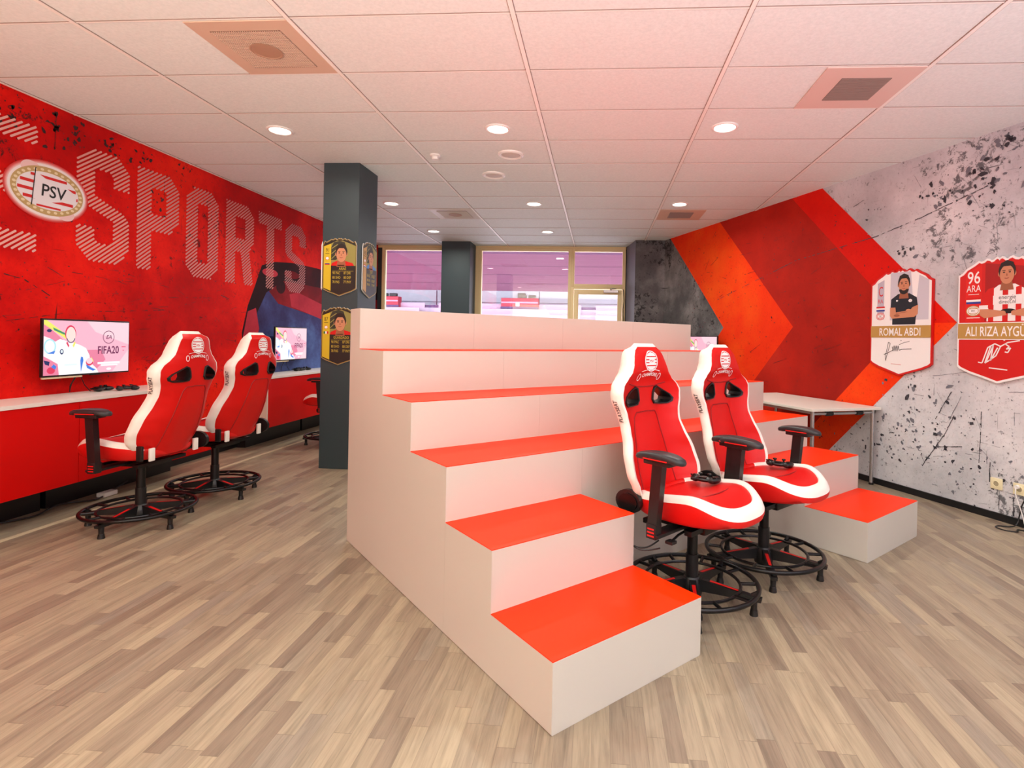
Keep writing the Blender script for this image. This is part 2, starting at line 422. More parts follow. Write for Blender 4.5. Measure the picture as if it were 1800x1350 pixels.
for pts, w_, br in (([(8.36, 1.89), (6.87, 2.24), (5.83, 2.33), (5.37, 2.42), (4.80, 2.56)], .006, .35), ([(5.08, .93), (5.21, .69)], .007, .1), ([(5.05, .74), (5.13, .57), (5.32, .27)], .008, 0), ([(5.19, .46), (4.98, .50)], .006, 0),
        ([(4.84, .80), (4.85, .40)], .005, .2), ([(4.77, .42), (4.77, .27)], .007, 0), ([(5.24, 1.05), (4.96, 1.10)], .004, .2), ([(5.38, .45), (5.30, .31)], .004, .1), ([(6.10, 2.67), (5.97, 2.71)], .006, .2), ([(4.70, .22), (4.70, .08)], .005, .1), ([(4.60, .20), (4.60, .06)], .008, .1), ([(5.0, .9), (5.09, .70)], .004, .1)):
    stroke(pr, pts, w_, INK if w_ > .0045 else INK2, 3, rnd, br)
for cx_, cz_, n_, sp_, r_ in ((5.02, 2.56, 26, .17, .020), (4.80, 2.66, 22, .16, .020), (4.74, 2.86, 14, .07, .020), (5.22, 2.58, 16, .08, .012), (5.87, 2.60, 8, .07, .010), (5.53, 2.14, 12, .07, .016), (4.83, 2.36, 10, .10, .010), (5.30, .95, 22, .22, .016), (5.28, .70, 26, .22, .018), (5.34, .48, 24, .2, .014), (5.0, .35, 22, .3, .012), (4.75, .35, 18, .25, .012), (5.6, .5, 24, .3, .014), (5.85, .35, 24, .25, .014)):
    for _ in range(n_): blot(pr, rnd.gauss(cx_, sp_), max(.06, min(2.93, rnd.gauss(cz_, sp_*.5))), r_*rnd.uniform(.35, 1.5), INK if rnd.random() < .45 and cz_ > 1.5 else (INK2 if rnd.random() < .6 else INK), 3, rnd)
for _ in range(1500):
    a_ = rnd.uniform(3.6, 7.0); z_ = rnd.uniform(.06, 2.94)
    if a_-5.045 > abs(z_-1.498)+.02: continue
    if z_ > 1.2 and rnd.random() < .6: continue
    blot(pr, a_, z_, rnd.uniform(.0025, .009), rnd.choice((INK2, INK3, INK3)), 2, rnd)
for _ in range(170):
    a_ = rnd.uniform(3.6, 5.4); z_ = rnd.uniform(.08, 2.9); t_ = rnd.choice((0, 0, 1.1, 1.5, .5))+rnd.gauss(0, .12); L_ = rnd.uniform(.03, .16)
    if a_-5.045 > abs(z_-1.498)-.18: continue
    stroke(pr, [(a_, z_), (a_+L_*math.cos(t_), z_+L_*math.sin(t_))], .003, rnd.choice((INK2, INK3)), 2, rnd, .2)
for _ in range(420):
    a_ = rnd.uniform(5.2, 9.4); z_ = rnd.uniform(.1, 2.9)
    if a_-5.1 < abs(z_-1.498)+.02: continue
    blot(pr, a_, z_, rnd.uniform(.003, .012), INKR, 4, rnd)
for _ in range(40):
    a_ = rnd.uniform(5.4, 8.8); z_ = rnd.uniform(.8, 2.8); t_ = rnd.gauss(2.9, .3); L_ = rnd.uniform(.05, .25)
    if a_-5.3 < abs(z_-1.498)+.25: continue
    stroke(pr, [(a_, z_), (a_+L_*math.cos(t_), z_+L_*math.sin(t_))], .004, INKR, 4, rnd, .25)
pr.build('printed_scratches', wall_right)
pr = Print((XL, 0, 0), (0,1,0), UP, (1,0,0), 0.0016)
INKL = mat('mural_mark_nearblack', srgb(52, 8, 8), .6); INKM = mat('mural_mark_deep_red', srgb(136, 8, 6), .6)
for cx_, cz_, n_, sx_, sz_, r_ in ((3.56, 2.80, 10, .05, .06, .020), (3.80, 2.78, 16, .05, .07, .022), (3.98, 2.80, 12, .05, .05, .018), (4.25, 2.84, 12, .06, .04, .016), (4.35, 2.80, 10, .05, .05, .016), (4.65, 2.82, 12, .08, .05, .016), (4.79, 2.50, 12, .05, .10, .016), (5.12, 2.90, 8, .08, .02, .014), (5.2, 2.1, 10, .1, .06, .012), (3.45, 2.70, 10, .06, .1, .016)):
    for _ in range(n_): blot(pr, rnd.gauss(cx_, sx_), min(2.93, rnd.gauss(cz_, sz_)), r_*rnd.uniform(.3, 1.4), INKL, 0, rnd)
for pts, w_, br in (([(3.45, 1.68), (3.62, 1.65), (3.80, 1.55)], .006, .15), ([(3.78, 1.76), (3.90, 1.70)], .005, .1), ([(3.83, 2.95), (3.81, 2.45), (3.79, 2.1)], .005, .4), ([(5.64, 1.70), (5.78, 1.67)], .008, 0), ([(4.9, 1.62), (5.5, 1.66)], .004, .4), ([(4.2, 1.45), (4.9, 1.50)], .004, .4), ([(3.5, 1.35), (3.9, 1.42)], .004, .4)):
    stroke(pr, pts, w_, INKL, 0, rnd, br)
for _ in range(520): blot(pr, rnd.uniform(3.1, 6.1), rnd.uniform(.85, 2.93), rnd.uniform(.0025, .009), rnd.choice((INKL, INKM, INKM)), 0, rnd)
for _ in range(70):
    a_ = rnd.uniform(3.1, 6.0); z_ = rnd.uniform(.9, 1.8); t_ = rnd.gauss(.1, .3); L_ = rnd.uniform(.04, .22)
    stroke(pr, [(a_, z_), (a_+L_*math.cos(t_), z_+L_*math.sin(t_))], .003, rnd.choice((INKL, INKM)), 0, rnd, .3)
pr.build('printed_scratches', wall_left)

# far (window) wall ------------------------------------------------------
WALLD = mat('wall_dark', srgb(40, 46, 52), 0.7)
mb = MB()
mb.box(XL, xr(YW), YW, YW+.12, 0, 0.95, WALLD); mb.box(XL, 0.46, YW, YW+.12, 2.915, H, FRAME)
mb.box(XL, -4.00, YW, YW+.12, 0.95, 2.915, WALLD); mb.box(0.44, xr(YW)+.05, YW, YW+.12, 0.95, H, WALLD)
struct(mb.build('wall_far'))
def window(name, x0, x1, z0, z1, fw=0.055):
    r = struct(thing(name, None, None, ((x0+x1)/2, YW, z0)))
    mb = MB(); X0, X1 = x0-(x0+x1)/2, x1-(x0+x1)/2; Z = z1-z0
    mb.box(X0, X0+fw, -.03, .06, 0, Z, FRAME, .004); mb.box(X1-fw, X1, -.03, .06, 0, Z, FRAME, .004)
    mb.box(X0+fw, X1-fw, -.03, .06, 0, fw, FRAME, .004); mb.box(X0+fw, X1-fw, -.03, .06, Z-fw*.8, Z, FRAME, .004)
    mb.build('window_frame', r, True)
    MB().box(X0+fw, X1-fw, .012, .018, fw, Z-fw*.8, GLASS).build('pane', r); return r
window('window_1', -4.00, -2.21, 0.95, 2.915)
window('window_2', -2.21, -0.525, 0.95, 2.915)
window('window_3', -0.525, 0.44, 2.235, 2.915)
dr = struct(thing('door_1', None, None, (-0.525, YW, 0)))
mb = MB()
mb.box(0, .05, -.03, .06, 0, 2.235, FRAME, .004); mb.box(.915, .965, -.03, .06, 0, 2.235, FRAME, .004); mb.box(.05, .915, -.03, .06, 2.20, 2.235, FRAME, .004)
mb.build('door_frame', dr, True)
mb = MB()
mb.box(.055, .135, -.04, .01, .01, 2.19, FRAME, .004); mb.box(.83, .91, -.04, .01, .01, 2.19, FRAME, .004)
mb.box(.135, .83, -.04, .01, 2.105, 2.19, FRAME, .004); mb.box(.135, .83, -.04, .01, .01, .30, FRAME, .004)
lf = mb.build('door_leaf', dr, True)
MB().box(.135, .83, -.018, -.012, .30, 2.105, GLASS).build('pane', lf)
mb = MB(); mb.box(.58, .84, -.085, -.042, 2.135, 2.185, SILVER, .006); mb.tube([(.70, -.07, 2.19), (.80, -.16, 2.20), (.70, -.04, 2.215)], .008, SILVER); mb.build('door_closer', dr)
mb = MB(); mb.cyl((.87, -.04, 1.05), (.87, -.10, 1.05), .012, .012, SILVER); mb.box(.75, .88, -.11, -.095, 1.04, 1.06, SILVER, .004); mb.build('door_handle', dr)
mb = MB(); mb.tube([(.93, -.045, 2.2), (.945, -.05, 2.0), (.93, -.045, 1.85), (.94, -.05, 1.6), (.93, -.045, 1.3)], .006, BLACK); mb.build('door_cable', dr)

# mural-covered corner column at the right of the windows
mb = MB(); mb.box(.565, xr(9.11)+.12, 9.12, YW, 0, H, CONCRETE_DK); mb.box(.452, .565, 9.14, YW, 0, H, mat('column_side_grey', srgb(112, 110, 124), .6))
mb2 = MB(); mb2.prism([(.565, 9.12), (xr(9.12)+.15, 9.12), (xr(9.12)+.15, YW), (.452, YW)], (0,0,0), (1,0,0), (0,1,0), (0,0,1), 0, H, CONCRETE_DK, mat('column_side_grey', srgb(112, 110, 124), .6))
o = mb2.build('mural_corner_column'); tag(o, 'dark grey distressed mural-covered column in the far right corner beside the glazed door', 'column')
pr = Print((.567, 9.1195, 0), (1,0,0), UP, (0,-1,0), 0.001); pr.rect(0, xr(9.12)-.567, 0, H, CONCRETE_DK); pr.build('mural_covering', o)

# pillars
def pillar(x0, x1, y0, y1, label):
    mb = MB(); mb.box(x0, x1, y0, y1, 0, H, PILLAR, .004)
    return tag(mb.build('pillar'), label, 'pillar')
pillar(-2.693, -2.335, 5.128, 5.555, 'dark slate square pillar standing left of the stepped bench, carrying player card posters')
pillar(-2.765, -2.262, 9.345, 9.765, 'dark slate pillar standing in front of the far windows behind the stepped bench')

# light strip where the floor meets the cabinets
mb = MB(); mb.prism([(-3.715, YB), (-3.675, YB), (-3.50, YW), (-3.54, YW)], (0,0,0), (1,0,0), (0,1,0), (0,0,1), 0, .0035, mat('floor_trim_pale', srgb(196, 180, 150), .5))
struct(mb.build('trim_2'))
# ------------------------------------------------------------------ printing on the left wall
def stripes(polys, pitch, wid, ang):
    """bars at angle ang clipped to even-odd polygons -> list of quads"""
    c, s = math.cos(ang), math.sin(ang); rot = lambda p: (p[0]*c+p[1]*s, -p[0]*s+p[1]*c)
    P = [[rot(p) for p in poly] for poly in polys]; lo = min(p[1] for q in P for p in q); hi = max(p[1] for q in P for p in q)
    out = []; k = math.floor(lo/pitch)
    while k*pitch < hi:
        y = k*pitch+pitch*.5; xs = []
        for q in P:
            for a, b in zip(q, q[1:]+q[:1]):
                if (a[1] > y) != (b[1] > y): xs.append(a[0]+(y-a[1])/(b[1]-a[1])*(b[0]-a[0]))
        xs.sort()
        for x0, x1 in zip(xs[::2], xs[1::2]):
            if x1-x0 < .008: continue
            q = [(x0, y-wid/2), (x1, y-wid/2), (x1+wid*.3, y), (x1, y+wid/2), (x0, y+wid/2), (x0-wid*.3, y)]
            out.append([(px*c-py*s, px*s+py*c) for px, py in q])
        k += 1
    return out
def letter(ch, x0, w, z0, z1, t=None):
    h = z1-z0; t = t or w*.32; c = w*.24; X = lambda u: x0+u*w; m = (z0+z1)/2; tt = t*1.0
    a, b = x0, x0+w
    if ch == 'S':
        return [[(a+c, z1), (b-c, z1), (b, z1-c), (b, z1-h*.30), (b-t, z1-h*.30), (b-t, z1-tt-c*.3), (b-t-c*.3, z1-tt), (a+t+c*.3, z1-tt), (a+t, z1-tt-c*.3),
                 (a+t, m+h*.09), (b-c*.5, m-h*.02), (b, m-h*.09), (b, z0+c), (b-c, z0), (a+c, z0), (a, z0+c), (a, z0+h*.30), (a+t, z0+h*.30), (a+t, z0+tt+c*.3), (a+t+c*.3, z0+tt),
                 (b-t-c*.3, z0+tt), (b-t, z0+tt+c*.3), (b-t, m-h*.11), (a+c*.5, m-h*.0), (a, m+h*.07), (a, z1-c)]]
    if ch == 'O':
        return [[(a+c, z1), (b-c, z1), (b, z1-c), (b, z0+c), (b-c, z0), (a+c, z0), (a, z0+c), (a, z1-c)], [(a+t, z1-tt), (b-t, z1-tt), (b-t, z0+tt), (a+t, z0+tt)]]
    if ch == 'P':
        return [[(a, z1), (b-c, z1), (b, z1-c), (b, m-h*.04+c*.5), (b-c, m-h*.10), (a+t, m-h*.10), (a+t, z0), (a, z0)], [(a+t, z1-tt), (b-t, z1-tt), (b-t, m-h*.10+tt), (a+t, m-h*.10+tt)]]
    if ch == 'R':
        return [[(a, z1), (b-c, z1), (b, z1-c), (b, m+c*.4), (b-c*.7, m-h*.07), (b, z0), (b-t*1.05, z0), (b-t*1.5, m-h*.10), (a+t, m-h*.10), (a+t, z0), (a, z0)], [(a+t, z1-tt), (b-t, z1-tt), (b-t, m-h*.10+tt), (a+t, m-h*.10+tt)]]
    if ch == 'T':
        q = (w-t)/2
        return [[(a, z1), (b, z1), (b, z1-tt*.9), (a+q+t, z1-tt*.9), (a+q+t, z0), (a+q, z0), (a+q, z1-tt*.9), (a, z1-tt*.9)]]
    if ch == 'E':
        return [[(a, z1), (b, z1), (b, z1-tt*.85), (a+t, z1-tt*.85), (a+t, m+tt*.42), (b-w*.1, m+tt*.42), (b-w*.1, m-tt*.42), (a+t, m-tt*.42), (a+t, z0+tt*.85), (b, z0+tt*.85), (b, z0), (a, z0)]]
LW = dict(O=(XL, 0, 0), R=(0, 1, 0), U=(0, 0, 1), N=(1, 0, 0))
def lett_mat(name, col): return mat(name, srgb(*col), 0.55)
# printed game-controller picture at the far end of the mural
pr = Print(**LW, base=0.0008)
ART0 = grunge('mural_art_navy', [(0.36, srgb(44, 26, 62)), (0.5, srgb(66, 66, 118)), (0.62, srgb(92, 116, 176))], 0.75, srgb(16, 8, 20), 0.6, (5, 0, 0))
ART1 = grunge('mural_art_maroon', [(0.3, srgb(70, 8, 16)), (0.5, srgb(120, 14, 22)), (0.68, srgb(170, 30, 40))], 0.75, srgb(24, 6, 12), 0.6, (8, 0, 0))
ART2 = grunge('mural_art_rose', [(0.3, srgb(150, 30, 50)), (0.5, srgb(196, 50, 66)), (0.68, srgb(216, 80, 92))], 0.8, srgb(80, 10, 20), 0.4, (9, 0, 0))
ARTK = grunge('mural_art_black', [(0.3, srgb(20, 8, 12)), (0.5, srgb(44, 10, 16)), (0.68, srgb(90, 14, 20))], 0.8, srgb(10, 4, 6), 0.5, (2, 0, 0))
pr.poly([(6.05, 0.80), (6.0, 1.3), (6.10, 1.62), (6.22, 1.85), (6.35, 2.12), (6.62, 2.20), (7.0, 2.24), (7.6, 2.25), (9.8, 2.2), (9.8, .80)], ARTK, 0)
pr.poly([(6.20, 1.25), (6.28, 1.55), (6.45, 1.80), (6.75, 1.95), (7.0, 1.80), (7.3, 1.62), (8.3, 1.50), (9.8, 1.3), (9.8, .80), (6.3, .80)], ART0, 1)
pr.poly([(6.50, 1.82), (6.78, 1.98), (7.4, 1.98), (9.8, 1.95), (9.8, 1.45), (8.0, 1.50), (7.15, 1.62), (6.7, 1.68)], ART1, 2)
pr.poly([(6.95, 1.82), (7.15, 1.86), (7.9, 1.72), (9.8, 1.62), (9.8, 1.45), (7.8, 1.52), (7.0, 1.66)], ART2, 3)
pr.poly([(6.02, 1.25), (6.10, 1.55), (6.25, 1.60), (6.32, 1.35), (6.2, 1.1)], ART2, 2)
pr.ell(6.75, 1.90, .10, .09, ARTK, 4); pr.ell(6.52, 2.05, .16, .05, ART2, 4); pr.ell(7.0, 2.08, .18, .05, ART1, 4)
pr.build('printed_controller_picture', wall_left)
Z0, Z1 = 1.855, 2.755
LCOL = [('E', 3.20, .49, (236, 176, 166)), ('S', 3.995, .475, (232, 160, 148)), ('P', 4.555, .475, (228, 148, 140)), ('O', 5.130, .45, (226, 142, 134)),
        ('R', 5.705, .475, (222, 134, 126)), ('T', 6.274, .47, (206, 128, 122)), ('S', 6.835, .485, (190, 116, 116))]
for i, (ch, y, wd, col) in enumerate(LCOL):
    pr = Print(**LW, base=0.003); m = lett_mat('mural_letter_%d' % i, col)
    for q in stripes(letter(ch, y, wd, Z0, Z1, .150), .0285, .0150, math.radians(37)): pr.poly(q, m)
    pr.build('printed_letter', wall_left)
# crest with its pale halo
pr = Print(**LW, base=0.004); cx, cz = 3.775, 2.315; rx, ry, ro = .268, .175, 0.0
for k in range(7):
    f = k/6; a = srgb(int(212+f*36), int(40+f*196), int(36+f*200)); pr.ell(cx, cz, rx+.045-f*.028, ry+.045-f*.028, mat('crest_halo_%d' % k, a, .5), k, 56)
pr.ell(cx-.13, cz+.14, .07, .05, mat('crest_halo_5', a), 7); pr.ell(cx+.13, cz-.14, .07, .05, mat('crest_halo_5', a), 7)
CW = mat('crest_white', srgb(240, 234, 240), .45); CG = mat('crest_gold', srgb(196, 164, 104), .45); CGL = mat('crest_gold_pale', srgb(236, 218, 178), .45)
pr.ell(cx, cz, rx, ry, CG, 8, 56); pr.ell(cx, cz, rx-.008, ry-.008, CGL, 9, 56)
pr.ring(cx, cz, rx-.008, ry-.008, .030, CG, 10, 56)
for k in range(30):
    t = 2*PI*(k+.5)/30; pr.ell(cx+(rx-.023)*math.cos(t), cz+(ry-.023)*math.sin(t), .014, .010, CGL, 11, 8)
pr.ell(cx, cz, rx-.040, ry-.040, CW, 12, 56)
def inell(x, z, s=1.0): return ((x-cx)/(rx-.041))**2+((z-cz)/(ry-.041))**2 < s
for zz, hh in ((.098, .020), (.045, .022), (-.012, .022), (-.066, .022), (-.116, .014)):
    half = (rx-.042)*math.sqrt(max(0, 1-((abs(zz)+hh/2)/(ry-.041))**2)); pr.rect(cx-half, cx+half, cz+zz-hh/2, cz+zz+hh/2, PRED, 13)
pr.poly([(cx-.105, cz+.125), (cx-.02, cz+.085), (cx+.10, cz+.075), (cx+.215, cz+.02), (cx+.205, cz-.05), (cx+.10, cz-.055), (cx-.01, cz-.085), (cx-.115, cz-.075)], CW, 14)
pr.line([(cx-.098, cz+.150), (cx-.125, cz-.125)], .007, PBLACK, 15)
pr.text('PSV', cx+.035, cz-.040, .125, PBLACK, 16, .012, .95, 'CENTER', 0, .08)
pr.build('printed_crest', wall_left)

# ------------------------------------------------------------------ stepped bench (local e along the front, d into the depth)
TB = (-0.1308, 1.7796, 0); TA = 0.7401; RS = 0.2438; TD = 0.3901; TW = 3.143; SW = 0.776
def bench(name, label, e0, e1, d_front, levels, d_back, seams, group=None):
    r = thing(name, label, 'stepped bench', TB, TA, group)
    mb = MB(); prof = [(d_front, 0)]
    d = d_front
    for k in levels: prof += [(d, k*RS-.004), (d+TD, k*RS-.004)]; d += TD
    prof = [p for p in prof]
    prof[-1] = (d_back, prof[-1][1]); prof += [(d_back, 0)]
    mb.prism([(p[0], p[1]) for p in prof], (e0+.003, 0, 0), (0,1,0), (0,0,1), (1,0,0), 0, e1-e0-.006, GREIGE); mb.build('carcass', r)
    d = d_front; prev = 0
    for k in levels:
        last = k == levels[-1]; dn = d_back if last else d+TD
        z0 = 0.004 if k == levels[0] else (k-1)*RS; z1 = k*RS
        xs = [e0]+[x for x in seams.get(k, []) if e0 < x < e1]+[e1]
        for a, b in zip(xs, xs[1:]):
            MB().box(a+.0008, b-.0008, d-.001, d+.004, z0, z1-.0035, GREIGE).build('riser_panel', r)
        MB().box(e0, e1, d+.0005, dn, z1-.0035, z1, TREAD if not (last and len(levels) > 2) else GREIGE).build('tread' if not (last and len(levels) > 2) else 'top_cap', r)
        d = dn
    # end panels with the outline of the steps
    for ex, sgn in ((e0, 1), (e1, -1)):
        pts = [(d_front, .004)]; d = d_front
        for k in levels:
            dn = d_back if k == levels[-1] else d+TD; pts += [(d, k*RS-.0036), (dn, k*RS-.0036)]; d = dn
        pts += [(d_back, .004)]
        MB().prism(pts, (ex-.0005*sgn, 0, 0), (0,1,0), (0,0,1), (1,0,0), 0 if sgn > 0 else -.004, .004 if sgn > 0 else 0, GREIGE).build('end_panel', r)
    return r
bench('stepped_bench', 'tall four-level main bench of the tribune with pale laminate risers and red treads', 0, TW, 2*TD+.001, [3, 4, 5, 6], 2.13,
      {3: [.783, 1.57, 2.36], 4: [.785, 1.57, 2.36], 5: [.78, 1.577, 2.36], 6: [.78, 1.568, 2.349]})
bench('step_block', 'low two-step pale block with red treads nearest the camera, left of the red gaming chairs', 0, SW, 0, [1, 2], 2*TD, {}, 'two-step end blocks of the tribune')
bench('step_block', 'low two-step pale block with red treads at the right end, beside the white table', TW-SW, TW, 0, [1, 2], 2*TD, {}, 'two-step end blocks of the tribune')

# ------------------------------------------------------------------ wall cabinets with worktops
ENDW = mat('cabinet_end_white', srgb(226, 214, 200), .4); DARKIN = mat('cabinet_inside_dark', srgb(60, 10, 10), .6)
def cabinet(y0, y1, label, zb=.208, white_end=None):
    r = thing('wall_cabinet', label, 'cabinet', (XL, y0, 0), 0, 'red cabinets under the worktops'); w = y1-y0
    mb = MB(); mb.box(.002, .375, .003, w-.003, zb+.002, .783, mat('cabinet_side_red', srgb(170, 8, 8), .5)); mb.build('body', r)
    MB().box(.372, .391, .002, w-.002, zb, .783, RED, .0015).build('front_panel', r)
    MB().box(.01, .12, .02, w-.02, 0, zb, BLACK).build('plinth', r)
    if white_end: MB().box(0.002, .392, -.019, 0.0, zb, .783, ENDW, .001).build('end_panel', r)['label'] = 'cream end panel'
    return r
cabinet(1.27, 2.465, 'red cabinet under the near worktop, mostly outside the left edge')
cabinet(2.465, 3.665, 'red cabinet left of the vertical seam, below the left part of the nearer screen')
cabinet(3.665, 4.86, 'red cabinet behind the nearest gaming chair on the left wall')
cabinet(5.90, 7.08, 'red cabinet with cream end panel under the farther screen', .235, True)
cabinet(7.08, 8.26, 'red cabinet hidden behind the dark pillar on the left wall', .235)
def worktop(y0, y1, z, label):
    o = MB().box(XL+.001, XL+.398, y0, y1, z-.026, z, WHITE_TOP, .002).build('worktop'); return tag(o, label, 'worktop', 'white worktops along the left wall')
worktop(1.27, 4.86, .810, 'long white worktop on the near red cabinets below the nearer screen')
worktop(5.88, 8.26, .810, 'white worktop on the far red cabinets below the farther screen')

# ------------------------------------------------------------------ screens
def em(name, rgb, k=1.0):
    if name in M: return M[name]
    m = mat(name, BW(0.02), 0.25, 0, srgb(*rgb), k*2.1); return m
SCR = dict(bg=em('screen_pink', (250, 186, 206)), bg2=em('screen_pink_pale', (252, 214, 224)), bg3=em('screen_pink_deep', (238, 134, 164)), wh=em('screen_white', (252, 252, 254)), pl=em('screen_plum', (110, 40, 84)),
           sk=em('screen_skin', (250, 226, 218)), rd=em('screen_red', (226, 60, 96)), bl=em('screen_blue', (70, 130, 226)), cy=em('screen_cyan', (176, 236, 244)), ye=em('screen_yellow', (240, 240, 110)), gr=em('screen_green', (70, 150, 110)), nv=em('screen_navy', (30, 50, 100)), lt=em('screen_ice', (232, 246, 252)))
def screen(loc, rz, label, tilt=0):
    """32-inch screen, local x right, y into the wall, z up; origin on the wall"""
    r = thing('wall_screen', label, 'screen', loc, rz, 'wall-mounted screens')
    W2, H2 = .362, .213; Y = -.125
    mb = MB(); mb.box(-W2, W2, Y, Y+.022, -H2, H2, BLACK, .004); mb.box(-W2*.75, W2*.75, Y+.02, Y+.05, -H2*.8, H2*.5, BLACK, .008); mb.build('casing', r, True)
    mb = MB(); mb.box(-.05, .05, Y+.045, 0, -.08, .08, BLACKM, .004); mb.build('wall_bracket', r)
    p = Print((0, Y-.0002, 0), (1,0,0), (0,0,1), (0,-1,0), 0.0004); w2, h2 = W2-.008, H2-.012
    p.rect(-w2, w2, -h2, h2, SCR['bg'], 0)
    p.poly([(-.02, h2), (w2, h2), (w2, .02), (.05, .12)], SCR['bg2'], 1); p.poly([(w2, -.02), (w2, -h2), (.20, -h2)], SCR['bg2'], 1)
    p.poly([(-w2, h2*.9), (-.20, .05), (-.28, -.05), (-w2, .04)], SCR['bg3'], 1); p.poly([(-w2, -h2), (-.19, -h2), (-.24, -.05), (-w2, .0)], SCR['bg3'], 1)
    p.poly([(-.10, -.02), (.10, -.02), (.14, -.10), (.03, -h2), (-.02, -.1)], SCR['bg3'], 1)
    p.poly([(-w2, h2), (-w2+.02, h2), (-.17, .085), (-.19, .065), (-w2, h2*.85)], SCR['ye'], 2); p.poly([(-.29, .150), (-.20, .110), (-.18, .085), (-.20, .095), (-.28, .128)], SCR['gr'], 3)
    p.ell(-.315, .125, .018, .012, SCR['nv'], 3)
    p.poly([(-w2, .085), (-.31, .07), (-.27, .045), (-.235, .065), (-.19, .05), (-.17, .035), (-.13, .035), (-.08, .02), (-.03, -.005), (.0, -.06), (.01, -.12), (.06, -.165), (.08, -h2), (-.24, -h2), (-.25, -.12), (-.30, -.09), (-w2, -.06)], SCR['wh'], 3)
    p.ell(-.155, .105, .043, .063, SCR['rd'], 4); p.ell(-.153, .095, .037, .060, SCR['sk'], 5); p.ring(-.153, .095, .038, .060, .006, SCR['nv'], 6, 20, 0, PI*1.15, PI*1.85)
    p.poly([(-.18, .045), (-.165, .015), (-.17, .0), (-.19, .035)], SCR['rd'], 5); p.poly([(-.125, .045), (-.14, .015), (-.13, .0), (-.115, .035)], SCR['ye'], 5)
    p.ring(-.31, .01, .045, .055, .010, SCR['cy'], 5, 24); p.poly([(-.33, -.04), (-.28, -.045), (-.27, -.02), (-.30, -.03)], SCR['bl'], 6)
    p.poly([(-w2, -.09), (-.31, -.10), (-.315, -.13), (-w2+.01, -.12)], SCR['nv'], 5)
    p.ell(-.222, -.030, .014, .020, SCR['nv'], 5); p.ell(-.222, -.028, .008, .012, SCR['lt'], 6); p.rect(-.20, -.10, -.135, -.122, SCR['lt'], 5)
    p.poly([(-.07, -.07), (-.055, -.075), (-.05, -.10), (-.07, -.19), (-.076, -.10)], SCR['bl'], 5); p.poly([(-.03, -.13), (.03, -.165), (.055, -.175), (.03, -.185), (-.02, -.16)], SCR['bl'], 6)
    p.ell(.00, -.115, .030, .028, SCR['rd'], 5); p.ell(.0, -.105, .026, .024, SCR['bg2'], 6); p.poly([(.01, -.07), (.03, -.10), (.035, -.12), (.02, -.10)], SCR['ye'], 6)
    p.ell(-.30, -.165, .03, .025, SCR['rd'], 5); p.poly([(-.28, -.12), (-.26, -.14), (-.27, -.16), (-.30, -.14)], SCR['bl'], 6)
    p.ring(.165, .080, .052, .052, .005, SCR['pl'], 4, 36); p.text('EA', .167, .066, .045, SCR['pl'], 5, .01, 1.0, 'CENTER', 0, .25)
    p.text('FIFA20', .165, -.052, .085, SCR['pl'], 5, .02, .80, 'CENTER'); p.rect(.285, .325, -.002, .004, SCR['rd'], 4); p.rect(.295, .31, -.03, -.026, SCR['rd'], 4)
    p.rect(.07, .27, -.135, -.118, SCR['wh'], 3); p.rect(.10, .25, -.150, -.138, SCR['wh'], 3); p.ell(.17, -.175, .022, .010, SCR['wh'], 3)
    p.build('display', r)
    mb = MB(); mb.box(-W2*.98, -.05, Y+.004, Y+.018, -H2-.014, -H2-.001, mat('sensor_bar_cream', srgb(226, 206, 170), .4), .003); mb.box(.02, .10, Y+.004, Y+.016, -H2-.006, -H2-.001, BLACK); mb.build('sensor_bar', r)
    mb = MB(); mb.tube([(-.04, -.06, -H2), (-.06, -.03, -.30), (-.05, -.02, -.345)], .0035, BLACK, 6); mb.tube([(-.03, -.06, -H2), (-.045, -.03, -.28), (-.055, -.02, -.345)], .003, BLACK, 6)
    mb.tube([(-.01, -.06, -H2), (.05, -.04, -.30), (.09, -.05, -.352)], .003, BLACK, 6); mb.build('cable', r)
    return r
screen((XL, 4.00, 1.163), PI/2, 'nearer pink game screen on the red left wall, left of the gaming chairs')
screen((XL, 6.81, 1.172), PI/2, 'farther pink game screen on the left wall near the dark pillar')
screen(tuple(rwp(8.54, 1.170)), -PI/2-math.atan(KR)*-1 if False else math.atan2(RW_R.y, RW_R.x), 'small pink screen on the far right wall, seen just over the stepped bench')

# ------------------------------------------------------------------ ceiling fittings
LENS = mat('downlight_lens', BW(1), 0.3, 0, (1.0, 0.93, 0.82, 1), 14)
dl = None
def downlight(x, y, label, power=17):
    global dl
    if dl is None:
        r = thing('downlight', label, 'ceiling light', (x, y, H), 0, 'round downlights in the ceiling')
        MB().lathe([(.078, .002), (.102, .002), (.102, -.006), (.092, -.012), (.082, -.010), (.078, -.004)], METWHITE, n=36, closed=True).build('trim_ring', r, True)
        MB().lathe([(.0, -.003), (.0781, -.003), (.0781, .001), (.0, .001)], LENS, n=36).build('lens', r)
        dl = r
    else:
        r = copy_tree(dl); r.location = (x, y, H); r['label'] = label
    area_light('downlight_lamp', (0, 0, -.016), (0, 0, -1), .15, .15, power, (0.96, 1.0, 0.90), 'DISK', r, PI*.92)
    return r
rows = [(4.30, 'nearest row', 3), (6.70, 'middle row', 3), (8.45, 'far row', 2)]
place = ['left', 'middle', 'right']
for y, rn, n in rows:
    for i in range(n):
        downlight((-2.635, -.838, .932)[i], y, 'round downlight at the %s end of the %s visible on the ceiling' % ('right' if n == 2 and i == 1 else place[i], rn) if i != 1 or n == 2 else 'round downlight in the middle of the %s on the ceiling' % rn)
for y in (1.90, -0.50, -2.3):
    for i, x in enumerate((-2.635, -.838, .932, 2.70)):
        downlight(x, y, 'round downlight on the ceiling behind the camera', 4 if y > 0 else 7)
